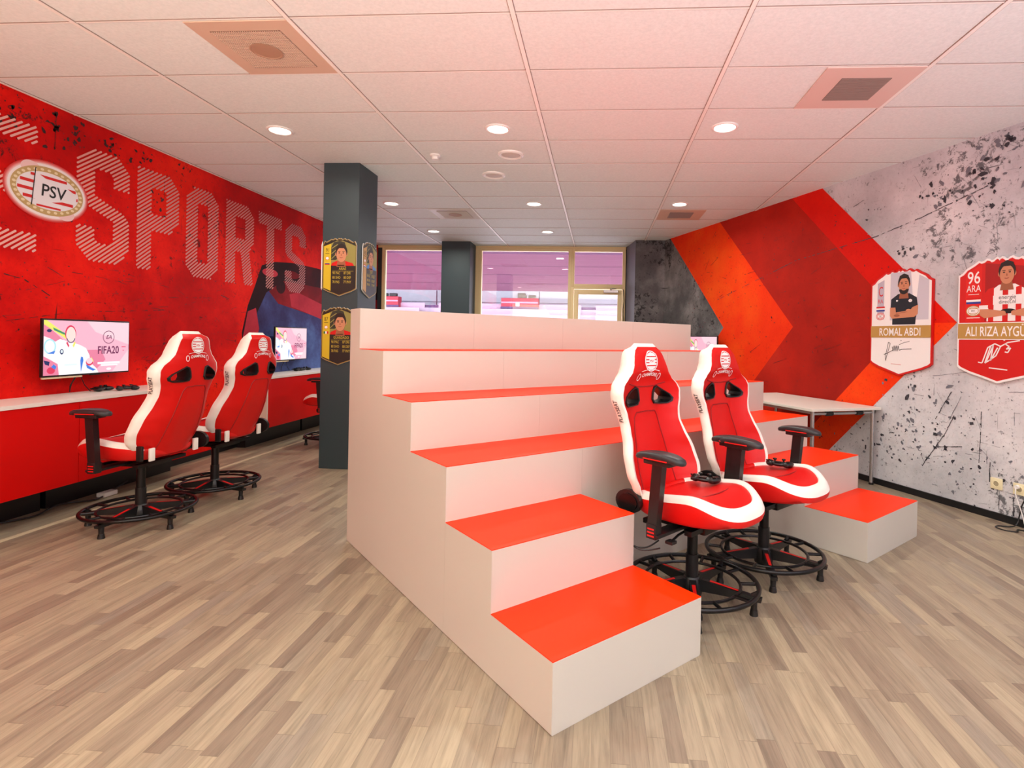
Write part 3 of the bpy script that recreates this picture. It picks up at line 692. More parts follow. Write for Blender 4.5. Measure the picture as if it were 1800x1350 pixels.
# smoke detector and ceiling speakers
t = thing('smoke_detector', 'small round white smoke detector on the ceiling left of the round speakers', 'smoke detector', (-1.531, 4.911, H))
MB().lathe([(0, 0), (.048, 0), (.048, -.012), (.040, -.018), (0, -.018)], METWHITE, n=24).build('base', t, True)
MB().lathe([(0, -.018), (.030, -.018), (.030, -.026), (.034, -.030), (.030, -.044), (.0, -.048)], METWHITE, n=24).build('sensor_head', t, True)
for (x, y, lab) in ((-.832, 4.903, 'white-rimmed round ceiling speaker nearer the camera'), (-1.107, 5.516, 'flush round ceiling speaker farther back, behind the nearer one')):
    t = thing('ceiling_speaker', lab, 'ceiling speaker', (x, y, H), 0, 'round ceiling speakers')
    MB().lathe([(.085, 0), (.118, 0), (.116, -.010), (.100, -.018), (.085, -.010)], METWHITE, n=40, closed=True).build('rim', t, True)
    mb = MB(); mb.lathe([(0, -.001), (.086, -.001), (.086, -.006), (.06, -.012), (0, -.014)], mat('speaker_mesh', srgb(212, 200, 192), .6), n=32); mb.build('grille', t, True)
# ventilation tiles
def vent(x0, x1, y0, y1, label, kind, face):
    t = thing('ceiling_vent', label, 'ceiling vent', ((x0+x1)/2, (y0+y1)/2, H), 0, 'square ventilation tiles'); a, b = (x1-x0)/2-.012, (y1-y0)/2-.012
    mb = MB(); mb.box(-a, a, -b, b, -.008, -.001, face, .002); mb.build('face_plate', t)
    if kind == 'round':
        q = .20
        mb = MB(); mb.box(-q, q, -q, q, -.0105, -.008, mat('vent_shadow_brown', srgb(120, 92, 76), .6))
        for i in range(-15, 16): mb.box(i*.0125-.002, i*.0125+.002, -q, q, -.013, -.0105, face)
        for i in range(-15, 16): mb.box(-q, q, i*.0125-.002, i*.0125+.002, -.0132, -.0107, face)
        mb.build('grille', t)
        mb = MB(); mb.lathe([(.0, -.0135), (.085, -.0135), (.088, -.018), (.080, -.019), (.076, -.0165), (.0, -.0165)], mat('vent_damper', srgb(178, 142, 118), .5), n=40); mb.build('round_damper', t)
    else:
        q0, q1 = .15, .155
        MB().box(-q0, q0, -q1, q1, -.0100, -.0078, GRILLE).build('grille_backing', t)
        mb = MB()
        for i in range(-12, 13):
            yy = i*.0125; mb.box(-q0, q0, yy-.0025, yy+.0025, -.0125, -.0098, mat('grille_slat', srgb(150, 128, 118), .5))
        mb.build('grille', t)
gx = lambda i: GX0+i*TU
gy = lambda j: GY0+j*TV
vent(gx(1)-.6, gx(1), gy(0), gy(1), 'beige vent tile with round damper, in the ceiling at upper left', 'round', VENTM)
vent(gx(4)-.6, gx(4), gy(1), gy(2), 'pale vent tile with dark square grille, in the ceiling at upper right', 'square', mat('vent_pale', srgb(226, 200, 190), .5))
vent(gx(1)-.6, gx(1), gy(7), gy(8), 'vent tile with ring-shaped damper in the far ceiling above the left window', 'round', mat('vent_grey', srgb(206, 196, 180), .5))
vent(gx(3), gx(3)+.6, gy(7), gy(8), 'small beige vent tile in the far ceiling beside the right mural', 'square', VENTM)
# ------------------------------------------------------------------ gaming chairs (local +Y is the sitter's front)
def lerp_tab(tab, t):
    for (a, va), (b, vb) in zip(tab, tab[1:]):
        if t <= b:
            f = (t-a)/(b-a) if b > a else 0; f = max(0, min(1, f)); f = f*f*(3-2*f)*.5+f*.5; return va+(vb-va)*f
    return tab[-1][1]
BK_W = [(0, .190), (.05, .224), (.12, .266), (.20, .284), (.30, .274), (.42, .240), (.50, .228), (.57, .236), (.64, .258), (.70, .262), (.745, .244), (.79, .200), (.83, .168), (.88, .150), (.94, .134), (.975, .116), (1.0, .088)]
BK_H = .795; BK_Z0 = .475
def bk_y(t): return -.215-.105*t-.035*math.sin(PI*min(1, t*1.15))+.012*math.cos(t*2*PI)
def bk_z(t): return BK_Z0+BK_H*t
def bolster(t): return lerp_tab([(0, .075), (.15, .125), (.35, .12), (.55, .08), (.70, .06), (.80, .03), (1, .0)], t)
def thick(t): return lerp_tab([(0, .035), (.2, .045), (.45, .058), (.7, .080), (.85, .095), (.97, .085), (1.0, .05)], t)
def bk_front(x, t):
    w_ = lerp_tab(BK_W, t); u = min(1, abs(x)/w_); pad = lerp_tab([(0, 0), (.76, 0), (.84, .022), (.95, .022), (1, .0)], t)*(1-u**4)
    lum = lerp_tab([(0, .0), (.15, .022), (.35, .03), (.55, .012), (.7, 0), (1, 0)], t)*(1-min(1, u*1.3)**2)
    side = bolster(t)*(max(0, (u-.42)/.58))**1.5-(.012 if u > .96 else 0)*(u-.96)/.04
    return bk_y(t)+side+pad+lum
def bk_rear(x, t):
    w_ = lerp_tab(BK_W, t); u = min(1, abs(x)/w_); e = bolster(t)
    return bk_y(t)-thick(t)+(e*.75+.012)*max(0, (u-.25)/.75)**1.8
PORT = [(.064, .690), (.074, .722), (.094, .730), (.140, .703), (.186, .672), (.205, .645), (.198, .622), (.172, .608), (.115, .606), (.074, .612), (.058, .640)]
def boolean(o, cutters):
    for c in cutters:
        md = o.modifiers.new('b', 'BOOLEAN'); md.operation = 'DIFFERENCE'; md.object = c; md.solver = 'EXACT'
    dg = bpy.context.evaluated_depsgraph_get(); dg.update()
    me = bpy.data.meshes.new_from_object(o.evaluated_get(dg)); o.modifiers.clear(); old = o.data; o.data = me; bpy.data.meshes.remove(old)
    for c in cutters: d = c.data; bpy.data.objects.remove(c); bpy.data.meshes.remove(d)
def split_by_material(o, names, parent):
    """separates the faces of each material into an object of its own"""
    out = []
    for k, nm in enumerate(names):
        me = o.data.copy(); me.name = nm; bm = bmesh.new(); bm.from_mesh(me)
        bmesh.ops.delete(bm, geom=[f for f in bm.faces if f.material_index != k], context='FACES')
        for f in bm.faces: f.material_index = 0; f.smooth = True
        bm.to_mesh(me); bm.free(); mt = o.data.materials[k]; me.materials.clear(); me.materials.append(mt)
        me.set_sharp_from_angle(angle=math.radians(50))
        ob = bpy.data.objects.new(nm, me); C.objects.link(ob); ob.parent = parent; out.append(ob)
    d = o.data; bpy.data.objects.remove(o); bpy.data.meshes.remove(d); return out
def make_backrest(r, dz):
    N, K = 56, 32; mb = MB(); V = []; NB = 3
    cols = [-1+2*i/K for i in range(K+1)]
    sect = []
    for j in range(N+1):
        t = j/N; t = 1-(1-t)**1.15; w_ = lerp_tab(BK_W, t); ring = []
        for u in cols: ring.append((w_*u, bk_front(w_*u, t), bk_z(t)))
        yf, yr = bk_front(w_, t), bk_rear(w_, t)
        band = [(w_+.010*math.sin(PI*(b+1)/(NB+1)), yf+(yr-yf)*(b+1)/(NB+1)) for b in range(NB)]
        ring += [(x, y, bk_z(t)) for x, y in band]
        for u in reversed(cols): ring.append((w_*u, bk_rear(w_*u, t), bk_z(t)))
        ring += [(-x, y, bk_z(t)) for x, y in reversed(band)]
        sect.append(ring)
    n = len(sect[0]); allv = [p for s_ in sect for p in s_]
    redf, whf = [], []
    for j in range(N):
        for i in range(n):
            i2 = (i+1) % n; f = (j*n+i, j*n+i2, (j+1)*n+i2, (j+1)*n+i)
            isband = (K <= i <= K+NB) or (i >= 2*K+2+NB-1 and i < n) 
            thin = i in (0, K-1, K+NB+1, 2*K+NB)     # white piping at the edges
            (whf if (isband or thin) else redf).append(f)
    b = MB(); b.v = allv; b.mats = [CH_RED, CH_WHITE]; b.f = redf+whf; b.mi = [0]*len(redf)+[1]*len(whf)
    b.f.append(list(range(n))[::-1]); b.mi.append(0)
    # rounded cap
    top = [N*n+i for i in range(n)]; cx_ = sum(allv[i][1] for i in top)/n
    mid = [(allv[i][0]*.80, cx_+(allv[i][1]-cx_)*.55, allv[i][2]+.018) for i in top]; base = len(b.v); b.v += mid
    for i in range(n): b.f.append([top[i], top[(i+1) % n], base+(i+1) % n, base+i]); b.mi.append(1)
    b.f.append([base+i for i in range(n)]); b.mi.append(1)
    shell = b.build('shell')
    cut = []
    for sg in (1, -1):
        pts = [(sg*x, bk_z(t)) for x, t in PORT]
        cut.append(MB().prism(pts if sg < 0 else pts[::-1], (0, -.75, 0), (1,0,0), (0,0,1), (0,1,0), 0, 1.2, CH_RED).build('cut'))
    boolean(shell, cut)
    obs = split_by_material(shell, ['backrest', 'backrest_side_band'], r)
    for o in obs: o.location.z = dz
    obs[1]['label'] = 'white leather side band'
    # black port trims
    for sg in (1, -1):
        mb = MB(); n = len(PORT); ctr = (sum(p[0] for p in PORT)/n, sum(p[1] for p in PORT)/n)
        rings = []
        for sc, dy, front in ((1.06, .003, 1), (1.03, .009, 1), (.90, .009, 1), (.86, -.006, 1), (.86, .006, 0), (.90, -.009, 0), (1.03, -.009, 0), (1.06, -.003, 0)):
            rg = []
            for x, t in PORT:
                xx = ctr[0]+(x-ctr[0])*sc; tt = ctr[1]+(t-ctr[1])*sc
                y = (bk_front(xx, tt) if front else bk_rear(xx, tt))+dy; rg.append((sg*xx, y, bk_z(tt)))
            rings.append(rg)
        vv = [p for q in rings for p in q]
        mb.add(vv, [(a*n+i, a*n+(i+1) % n, ((a+1) % 8)*n+(i+1) % n, ((a+1) % 8)*n+i) for a in range(8) for i in range(n)], BLACK)
        o = mb.build('harness_port', r, True, 35); o.location.z = dz
    # seams of the inner panel, front and rear
    def seam(pts, fn, off, name):
        q = [(x, fn(x, t)+off, bk_z(t)) for x, t in pts]; o = MB().tube(q, .0035, CH_SEAM, 6).build(name, r, True); o.location.z = dz
    def dense(pts, k=6):
        out = []
        for a, b_ in zip(pts, pts[1:]): out += [(a[0]+(b_[0]-a[0])*i/k, a[1]+(b_[1]-a[1])*i/k) for i in range(k)]
        return out+[pts[-1]]
    arch = dense([(-.150, .03), (-.135, .25), (-.110, .45), (-.098, .53), (-.080, .56), (0, .565), (.080, .56), (.098, .53), (.110, .45), (.135, .25), (.150, .03)])
    seam(arch, bk_front, .001, 'front_seam'); seam(arch, bk_rear, -.001, 'rear_seam')
    seam(dense([(-.155, .755), (-.08, .735), (0, .730), (.08, .735), (.155, .755)]), bk_front, .001, 'headrest_seam')
    # printed crest and arched lettering on the head, front and rear
    for fn, sg, nm in ((bk_front, 1, 'front_emblem'), (bk_rear, -1, 'rear_emblem')):
        mbp = MB()
        class PP(Print):
            def P(s, x, y, l=0):
                t = (y-BK_Z0)/BK_H; return Vector((-sg*x, fn(x, t)+sg*(.0030+.0006*l), y))
            def ell(s, cx, cy, rx, ry, m, l=0, n=12):
                for k in range(n):
                    a, b = -1+2*k/n, -1+2*(k+1)/n; wa, wb_ = rx*math.sqrt(1-a*a), rx*math.sqrt(1-b*b)
                    for q in range(4): s.poly([(cx-wa+wa*q/2, cy+ry*a), (cx-wa+wa*(q+1)/2, cy+ry*a), (cx-wb_+wb_*(q+1)/2, cy+ry*b), (cx-wb_+wb_*q/2, cy+ry*b)], m, l)
        p = PP((0,0,0), (1,0,0), (0,0,1), (0,1,0)); zc = bk_z(.905)
        p.ring(0, zc, .056, .056, .005, WHITE, 2, 32); p.ell(0, zc, .048, .048, WHITE, 1)
        for q in (.024, .008, -.008, -.024): 
            hx = .046*math.sqrt(1-(q/.048)**2); p.rect(-hx, hx, zc+q-.003, zc+q+.003, CH_RED, 2)
        p.poly([(-.018, zc+.018), (.028, zc+.012), (.030, zc-.010), (-.020, zc-.014)], WHITE, 3)
        p.text('PSV', .002, zc-.007, .020, CH_RED, 4, .01, 1.0, 'CENTER')
        zt = bk_z(.805)
        p.text('CHAMPIONS', 0, zt, .026, WHITE, 1, .025, .86, 'CENTER', 0, 0, -1.6)
        for e in (-1, 1):
            p.ring(e*.086, zt-.006, .014, .020, .004, WHITE, 1, 16)
        p.line([(-.078+.013*i, zt+.034-1.6*(-.078+.013*i)**2) for i in range(13)], .003, WHITE, 1)
        o = p.build(nm, r); o.location.z = dz
    # lettering down the white side bands
    for sg in (1, -1):
        class SP(Print):
            def P(s, x, y, l=0):
                t = .52+x; w_ = lerp_tab(BK_W, t); yc = (bk_front(w_, t)+bk_rear(w_, t))/2
                return Vector((sg*(w_+.0125+l*.0003), yc-sg*(y-.012), bk_z(t)))
        p = SP((0,0,0), (1,0,0), (0,0,1), (0,1,0)); p.text('PLAYSEAT', 0, 0, .036, mat('print_charcoal', srgb(70, 60, 60), .5), 0, .02, .85)
        o = p.build('side_lettering', r); o.location.z = dz
def make_seat(r, dz):
    RX, RY, CY = .262, .275, .035; NTH = 64
    def pt(th, rr):
        c, s_ = math.cos(th), math.sin(th); n = 3.6 if s_ < 0 else 2.7
        x = RX*abs(c)**(2/n)*(1 if c > 0 else -1); y = RY*abs(s_)**(2/n)*(1 if s_ > 0 else -1)
        if y > 0: y *= 1.06
        return x*rr, CY+y*rr
    def ztop(x, y, rr):
        u = abs(x)/RX; f = max(0, (y-CY)/RY)
        return .548+.030*min(1, u)**2.2*(1-.5*f)-.020*f**2+.028*math.exp(-((y-CY-.12)/.10)**2)-.018*max(0, -(y-CY)/RY)
    prof = [(0, 0), (.2, 0), (.4, 0), (.60, 0), (.77, 0), (.805, -.004), (.82, .004), (.87, .009), (.93, .004), (.975, -.012), (1.0, -.030)]
    side = [(1.0, -.046), (.985, -.060), (.95, -.078), (.90, -.092), (.80, -.097)]
    v = []; f = []; mi = []
    rings = prof+side
    for k, (rr, dzz) in enumerate(rings):
        for i in range(NTH):
            th = 2*PI*i/NTH+1e-4; x, y = pt(th, rr); z = ztop(x, y, rr)+dzz
            if k > 8: z = ztop(x, y, 1)*(1 if k < 11 else 1)+dzz; 
            if k >= 13: z = .548+dzz+.012*max(0, (y-CY)/RY)
            v.append((x, y, z))
    for k in range(len(rings)-1):
        for i in range(NTH):
            th = 2*PI*(i+.5)/NTH; back = math.sin(th) < -.80
            f.append((k*NTH+i, k*NTH+(i+1) % NTH, (k+1)*NTH+(i+1) % NTH, (k+1)*NTH+i))
            mi.append(0 if k < 5 else (1 if k < 10 and not (back and k < 9) else (2 if k < 13 else 2)))
            if k >= 5 and k < 10 and back: mi[-1] = 0
    f.append([ (len(rings)-1)*NTH+i for i in range(NTH)]); mi.append(3)
    b = MB(); b.v = v; b.f = f; b.mi = mi; b.mats = [CH_RED, CH_WHITE, mat('chair_red_side', srgb(216, 14, 12), .45), BLACK]
    o = b.build('seat_all'); obs = split_by_material(o, ['seat', 'seat_edge_band', 'seat_side', 'seat_underside'], r)
    for q in obs: q.location.z = dz
    obs[1]['label'] = 'white leather edge band'
    # creases on the cushion and white stripes at the rear
    mb = MB(); mb.tube([(-.15, .12, .5725), (-.07, .135, .5745), (0, .14, .575), (.07, .135, .5745), (.15, .12, .5725)], .003, CH_SEAM, 6); q = mb.build('seat_seam', r, True); q.location.z = dz
    for sg in (1, -1):
        mb = MB(); x0, x1 = sg*.165, sg*.205
        mb.box(min(x0, x1), max(x0, x1), -.2475, -.232, .452, .535, CH_WHITE, .005); q = mb.build('rear_stripe', r, True); q.location.z = dz
def make_chair(dz, name='gaming_chair'):
    r = thing(name, 'x', 'gaming chair')
    make_seat(r, dz); make_backrest(r, dz)
    # recline hinge: large cover on the sitter's right, slim clip on the left
    mb = MB(); pts = []
    for i in range(28):
        t = 2*PI*i/28; k = 1+.25*math.cos(t-2.3); pts.append((-.185+.075*k*math.cos(t), .500+.058*k*math.sin(t)))
    mb.prism(pts, (.262, 0, dz), (0,1,0), (0,0,1), (1,0,0), -.010, .014, BLACK)
    mb.prism([(p[0]*.75-.185*.25, p[1]*.75+.500*.25) for p in pts], (.262, 0, dz), (0,1,0), (0,0,1), (1,0,0), .014, .020, BLACKM)
    mb.build('hinge_cover', r, True, 30)
    mb = MB(); mb.box(-.268, -.250, -.245, -.205, .465+dz, .560+dz, BLACK, .005); mb.build('hinge_clip', r, True)
    # underseat mechanism
    mb = MB(); mb.box(-.10, .10, -.14, .13, .385+dz, .425+dz, BLACKM, .008); mb.box(-.20, .20, -.16, -.12, .400+dz, .425+dz, BLACKM, .004); mb.box(-.20, .20, .08, .12, .400+dz, .425+dz, BLACKM, .004)
    mb.build('tilt_mechanism', r, True)
    mb = MB(); mb.tube([(.08, .04, .40+dz), (.20, .05, .395+dz), (.27, .06, .385+dz)], .006, BLACKM); mb.box(.255, .295, .04, .08, .375+dz, .390+dz, BLACK, .004); mb.build('lever', r)
    # column
    mb = MB(); mb.cyl((0,0,.06), (0,0,.24), .031, .031, BLACK, 24); mb.cyl((0,0,.24), (0,0,.39+dz), .026, .026, BLACKM, 24); mb.lathe([(0, .04), (.050, .04), (.055, .06), (.045, .115), (.034, .13), (0, .13)], BLACK, n=24)
    mb.build('gas_column', r, True)
    # star base
    A = [PI/2+.35+2*PI*k/5 for k in range(5)]
    for a in A:
        c, s_ = math.cos(a), math.sin(a); sp = MB()
        R_, N_ = Vector((c, s_, 0)), Vector((-s_, c, 0))
        prof = [(.035, .065), (.33, .070), (.335, .088), (.20, .104), (.05, .125), (.03, .12)]
        sp.prism([(p[0], p[1]) for p in prof], -N_*.016, R_, UP, -N_, -.032, 0, BLACK); o = sp.build('spoke', r)
        inl = MB(); inl.add([R_*.09+N_*.009+UP*.1205, R_*.24+N_*.007+UP*.1005, R_*.24-N_*.007+UP*.1005, R_*.09-N_*.009+UP*.1205], [(0,1,2,3)], PRED)
        i_ = inl.build('red_inlay', o)
        i_['label'] = 'red inlay'
        ft = MB(); P0 = R_*.298; ft.cyl(P0+UP*.072, P0+UP*.028, .016, .014, BLACK, 12); ft.cyl(P0+UP*.028, P0+UP*.004, .016, .020, BLACK, 16); ft.cyl(P0+UP*.004, P0, .020, .020, BLACK, 16)
        ft.build('foot', r, True)
    rg = MB(); rg.tube([(.318*math.cos(2*PI*i/64), .318*math.sin(2*PI*i/64), .108) for i in range(64)], .0115, BLACKM, 10, True)
    for k, a in enumerate(A):
        b_ = A[(k+1) % 5] if k < 4 else A[0]+2*PI
        q = [(.235*math.cos(a+(b_-a)*i/8), .235*math.sin(a+(b_-a)*i/8), .104) for i in range(9)]
        rg.tube(q, .008, BLACKM, 8)
        for fr in (.27, .73):
            an = a+(b_-a)*fr; rg.tube([(.235*math.cos(an), .235*math.sin(an), .104), (.318*math.cos(an), .318*math.sin(an), .107)], .009, BLACKM, 8)
        rg.box(-.001, .001, -.001, .001, .1, .101, BLACKM)
        rg.tube([(.29*math.cos(a), .29*math.sin(a), .09), (.318*math.cos(a), .318*math.sin(a), .108)], .014, BLACKM, 8)
    rg.build('foot_ring', r, True)
    # armrests
    for sg in (1, -1):
        X = sg*.335
        mb = MB(); q = []
        for k, (sc, z) in enumerate(((.80, .000), (.97, .006), (1.0, .016), (.97, .026), (.82, .033))):
            rr = []
            for i in range(32):
                t = 2*PI*i/32; c, s_ = math.cos(t), math.sin(t); n = 2.6
                x = .047*sc*abs(c)**(2/n)*(1 if c > 0 else -1); y = .132*sc*abs(s_)**(2/n)*(1 if s_ > 0 else -1)
                rr.append((X+x,   .035+y, .764+z-.014*(y/.13)**2))
            q.append(rr)
        vv = [p for a in q for p in a]
        mb.add(vv, [(a*32+i, a*32+(i+1) % 32, (a+1)*32+(i+1) % 32, (a+1)*32+i) for a in range(4) for i in range(32)]+[list(range(32))[::-1], [4*32+i for i in range(32)]], mat('armpad_rubber', srgb(38, 38, 42), .42))
        o = mb.build('armrest_pad', r, True, 50); o.location.z = dz
        mb = MB(); mb.box(X-.0475, X+.0475, -.030, .100, .7655, .7715, PRED, .002); q_ = mb.build('red_insert', o); q_['label'] = 'red insert under the pad'
        mb = MB(); mb.box(X-.036, X+.036, -.035, .105, .742, .765, BLACK, .006)
        mb.prism([(-.018, .455), (.032, .455), (.046, .60), (.058, .745), (.004, .745), (-.008, .60)], (X-.019, 0, 0), (0,1,0), (0,0,1), (1,0,0), 0, .038, BLACK)
        mb.box(min(X+.022*sg, sg*.10), max(X+.022*sg, sg*.10), -.020, .045, .408, .424, BLACK, .003); mb.box(X-.024, X+.024, -.022, .034, .400, .470, BLACK, .006)
        o = mb.build('armrest_post', r, True, 35); o.location.z = dz
        mb = MB()
        for z in (.412, .428, .444): mb.box(X-.0255, X+.0255, -.012, .024, z, z+.007, PRED)
        q_ = mb.build('red_marks', o); q_['label'] = 'three red marks'
    return r
def place_chair(src, x, y, face, label, group):
    r = src; r.location = (x, y, 0); r.rotation_euler = (0, 0, math.radians(face-90)); r['label'] = label; r['group'] = group; return r
GL, GR = 'gaming chairs at the red cabinets', 'gaming chairs in front of the stepped bench'
hi = make_chair(.015)
place_chair(hi, -3.08, 3.50, 179, 'red and white gaming chair nearest the camera at the left red cabinets, seen from behind', GL)
h2 = copy_tree(hi); place_chair(h2, -3.05, 4.175, 178, 'second red gaming chair at the left red cabinets, seen from behind beyond the nearest one', GL)
h3 = copy_tree(hi); place_chair(h3, -3.13, 6.30, 183, 'gaming chair mostly hidden behind the dark pillar, its armrest and seat edge showing', GL)
lo = make_chair(-.003)
place_chair(lo, .485, 2.78, -42, 'red and white gaming chair facing the camera beside the low step block nearest the camera', GR)
l2 = copy_tree(lo); place_chair(l2, .968, 3.228, -45, 'red and white gaming chair facing the camera, farther right beside the right step block', GR)

# ------------------------------------------------------------------ game controllers
def make_pad():
    r = thing('game_controller', 'x', 'game controller')
    mb = MB(); mb.ball((0, .005, .020), .05, BLACK, (1.15, .62, .30)); 
    for sg in (1, -1): mb.ball((sg*.050, -.010, .018), .03, BLACK, (.85, 1.55, .62), Matrix.Rotation(sg*.35, 4, 'Z'))
    mb.box(-.020, .020, .010, .032, .030, .036, BLACKM, .003)
    mb.build('shell', r, True)
    for sg in (1, -1):
        mb = MB(); mb.cyl((sg*.025, -.012, .030), (sg*.025, -.012, .042), .005, .005, BLACK, 10); mb.lathe([(0, .040), (.011, .040), (.012, .044), (.009, .048), (0, .047)], BLACKM, (sg*.025, -.012, 0), 16)
        mb.build('thumb_stick', r, True)
    mb = MB()
    for a in range(4): mb.cyl((.055+.011*math.cos(a*PI/2), .010+.011*math.sin(a*PI/2), .033), (.055+.011*math.cos(a*PI/2), .010+.011*math.sin(a*PI/2), .039), .0045, .0045, BLACKM, 10)
    mb.box(-.066, -.044, .007, .013, .032, .038, BLACKM); mb.box(-.058, -.052, -.001, .021, .032, .038, BLACKM); mb.build('buttons', r)
    for sg in (1, -1): MB().box(sg*.045-.014, sg*.045+.014, .030, .044, .014, .028, BLACK, .004).build('trigger', r)
    return r
GP = 'black game controllers'
pad = make_pad()
spots = [((-3.985, 4.13, .8102), 100, 'black game controller with a bluish sheen on the near worktop, left one of the pair'),
         ((-3.865, 4.235, .8102), 60, 'black game controller on the near worktop, right one of the pair'),
         ((-3.98, 6.98, .8102), 90, 'black game controller on the far worktop, the one nearer the cream end panel'),
         ((-3.98, 7.16, .8102), 80, 'black game controller on the far worktop, the one nearer the dark pillar'),
         ((.56, 2.90, .566), 150, 'black game controller lying on the seat of the left chair by the low step block'),
         ((1.075, 3.325, .568), 150, 'black game controller lying on the seat of the right chair by the bench')]
for i, (p, a, lab) in enumerate(spots):
    o = pad if i == 0 else copy_tree(pad); o.location = p; o.rotation_euler = (0, 0, math.radians(a)); o['label'] = lab; o['group'] = GP

# ------------------------------------------------------------------ white table against the right wall
t = thing('folding_table', 'white table with chrome tube legs against the right mural wall', 'table', tuple(rwp(5.715, 0)-RW_N*0), math.atan2(RW_N.y, RW_N.x))
# local x: out of the wall, local y: (toward the camera is +/-)
TT = mat('table_top_white', srgb(236, 234, 224), .35); Lx, Ly, tz = .80, 1.40, .725
sgn = 1 if Vector((-math.sin(math.atan2(RW_N.y, RW_N.x)), math.cos(math.atan2(RW_N.y, RW_N.x)), 0)).dot(RW_R) < 0 else -1
ya, yb = (0, Ly) if sgn > 0 else (-Ly, 0)
MB().box(.02, .02+Lx, ya, yb, tz-.024, tz, TT, .003).build('tabletop', t)
for x, y in ((.07, ya+.05), (.07, yb-.05), (Lx-.03, ya+.05), (Lx-.03, yb-.05)):
    mb = MB(); mb.cyl((x, y, 0), (x, y, tz-.024), .017, .017, SILVER, 16); mb.cyl((x, y, 0), (x, y, .02), .021, .021, BLACK, 12); mb.build('leg', t, True)
for y in (ya+.05, yb-.05):
    mb = MB(); mb.cyl((.07, y, tz-.05), (Lx-.03, y, tz-.05), .014, .014, SILVER, 12); mb.cyl((.20, y, tz-.05), (.27, y, tz-.05), .022, .022, BLACK, 12); mb.cyl((Lx-.25, y, tz-.05), (Lx-.18, y, tz-.05), .022, .022, BLACK, 12); mb.build('end_rail', t, True)
mb = MB()
for x in (.07, Lx-.03): mb.box(x-.012, x+.012, ya+.05, yb-.05, tz-.052, tz-.026, SILVER)
mb.build('side_rails', t)

# ------------------------------------------------------------------ sockets and cables on the right wall
IVORY = mat('socket_ivory', srgb(238, 230, 190), .4)
def socket(s, z, label):
    o = thing('wall_socket', label, 'wall socket', tuple(rwp(s, z)), math.atan2(RW_R.y, RW_R.x), 'ivory sockets low on the right wall')
    mb = MB(); mb.box(-.042, .042, -.012, -.0005, -.042, .042, IVORY, .004); mb.build('cover_plate', o, True)
    mb = MB(); mb.lathe([(.019, 0), (.024, 0), (.024, .003), (.019, .003)], IVORY, n=24, closed=True)
    q = MB(); q.v = [(v[0], -.012-v[2], v[1]) for v in mb.v]; q.f = mb.f; q.mi = mb.mi; q.mats = mb.mats
    q.cyl((0, -.0122, 0), (0, -.0126, 0), .018, .018, mat('socket_well', srgb(170, 160, 130), .5), 20); q.build('socket_ring', o)
    return o
socket(4.718, .272, 'ivory wall socket low on the right wall, the left one of the two'); socket(4.560, .270, 'ivory wall socket with a white cable, near the right edge of the photo')
def wl(s, z, d): return rwp(s, z)+RW_N*d
mb = MB(); mb.cyl(wl(4.570, .285, .013), wl(4.570, .285, .035), .016, .014, METWHITE, 14); mb.tube([wl(4.570, .285, .035), wl(4.565, .24, .045), wl(4.54, .15, .035), wl(4.52, .08, .03), wl(4.50, .02, .04), wl(4.46, .005, .06), wl(4.30, .005, .08)], .0035, METWHITE, 8)
tag(mb.build('white_cable', None, True), 'thin white cable hanging from the right socket down to the floor', 'cable')
mb = MB(); pts = [wl(4.50, .25, .012), wl(4.535, .16, .02), wl(4.545, .08, .03), wl(4.55, .02, .05), wl(4.565, .006, .10), wl(4.60, .006, .16), wl(4.585, .006, .21), wl(4.52, .006, .22), wl(4.47, .006, .17), wl(4.50, .006, .12), wl(4.46, .006, .09), wl(4.35, .006, .08)]
def smooth_pts(P, k=6):
    out = []
    for i in range(len(P)-1):
        p0, p1, p2, p3 = P[max(i-1, 0)], P[i], P[i+1], P[min(i+2, len(P)-1)]
        for j in range(k):
            u = j/k; out.append(0.5*((2*p1)+(-p0+p2)*u+(2*p0-5*p1+4*p2-p3)*u*u+(-p0+3*p1-3*p2+p3)*u**3))
    return out+[P[-1]]
mb.tube(smooth_pts(pts), .0045, BLACK, 8); tag(mb.build('black_cable', None, True), 'black cable looping on the floor below the sockets at the right edge', 'cable')
V3 = lambda *a: Vector(a)
mb = MB(); mb.tube(smooth_pts([V3(.30, 2.62, .355), V3(.25, 2.60, .33), V3(.20, 2.60, .325), V3(.16, 2.62, .335), V3(.22, 2.58, .32), V3(.30, 2.56, .34)]), .004, BLACK, 6)
tag(mb.build('dangling_cable', None, True), 'short black cable end dangling under the front left gaming chair', 'cable')
mb = MB(); mb.tube(smooth_pts([V3(-3.92, 3.3, .02), V3(-3.85, 3.5, .012), V3(-3.88, 3.7, .03), V3(-3.80, 3.9, .01), V3(-3.86, 4.1, .02), V3(-3.90, 4.3, .05)]), .006, BLACK, 6)
mb.box(-3.87, -3.80, 3.98, 4.10, .0, .035, METWHITE, .008); tag(mb.build('power_strip', None, True), 'white power strip with black lead lying under the near red cabinets', 'power strip')

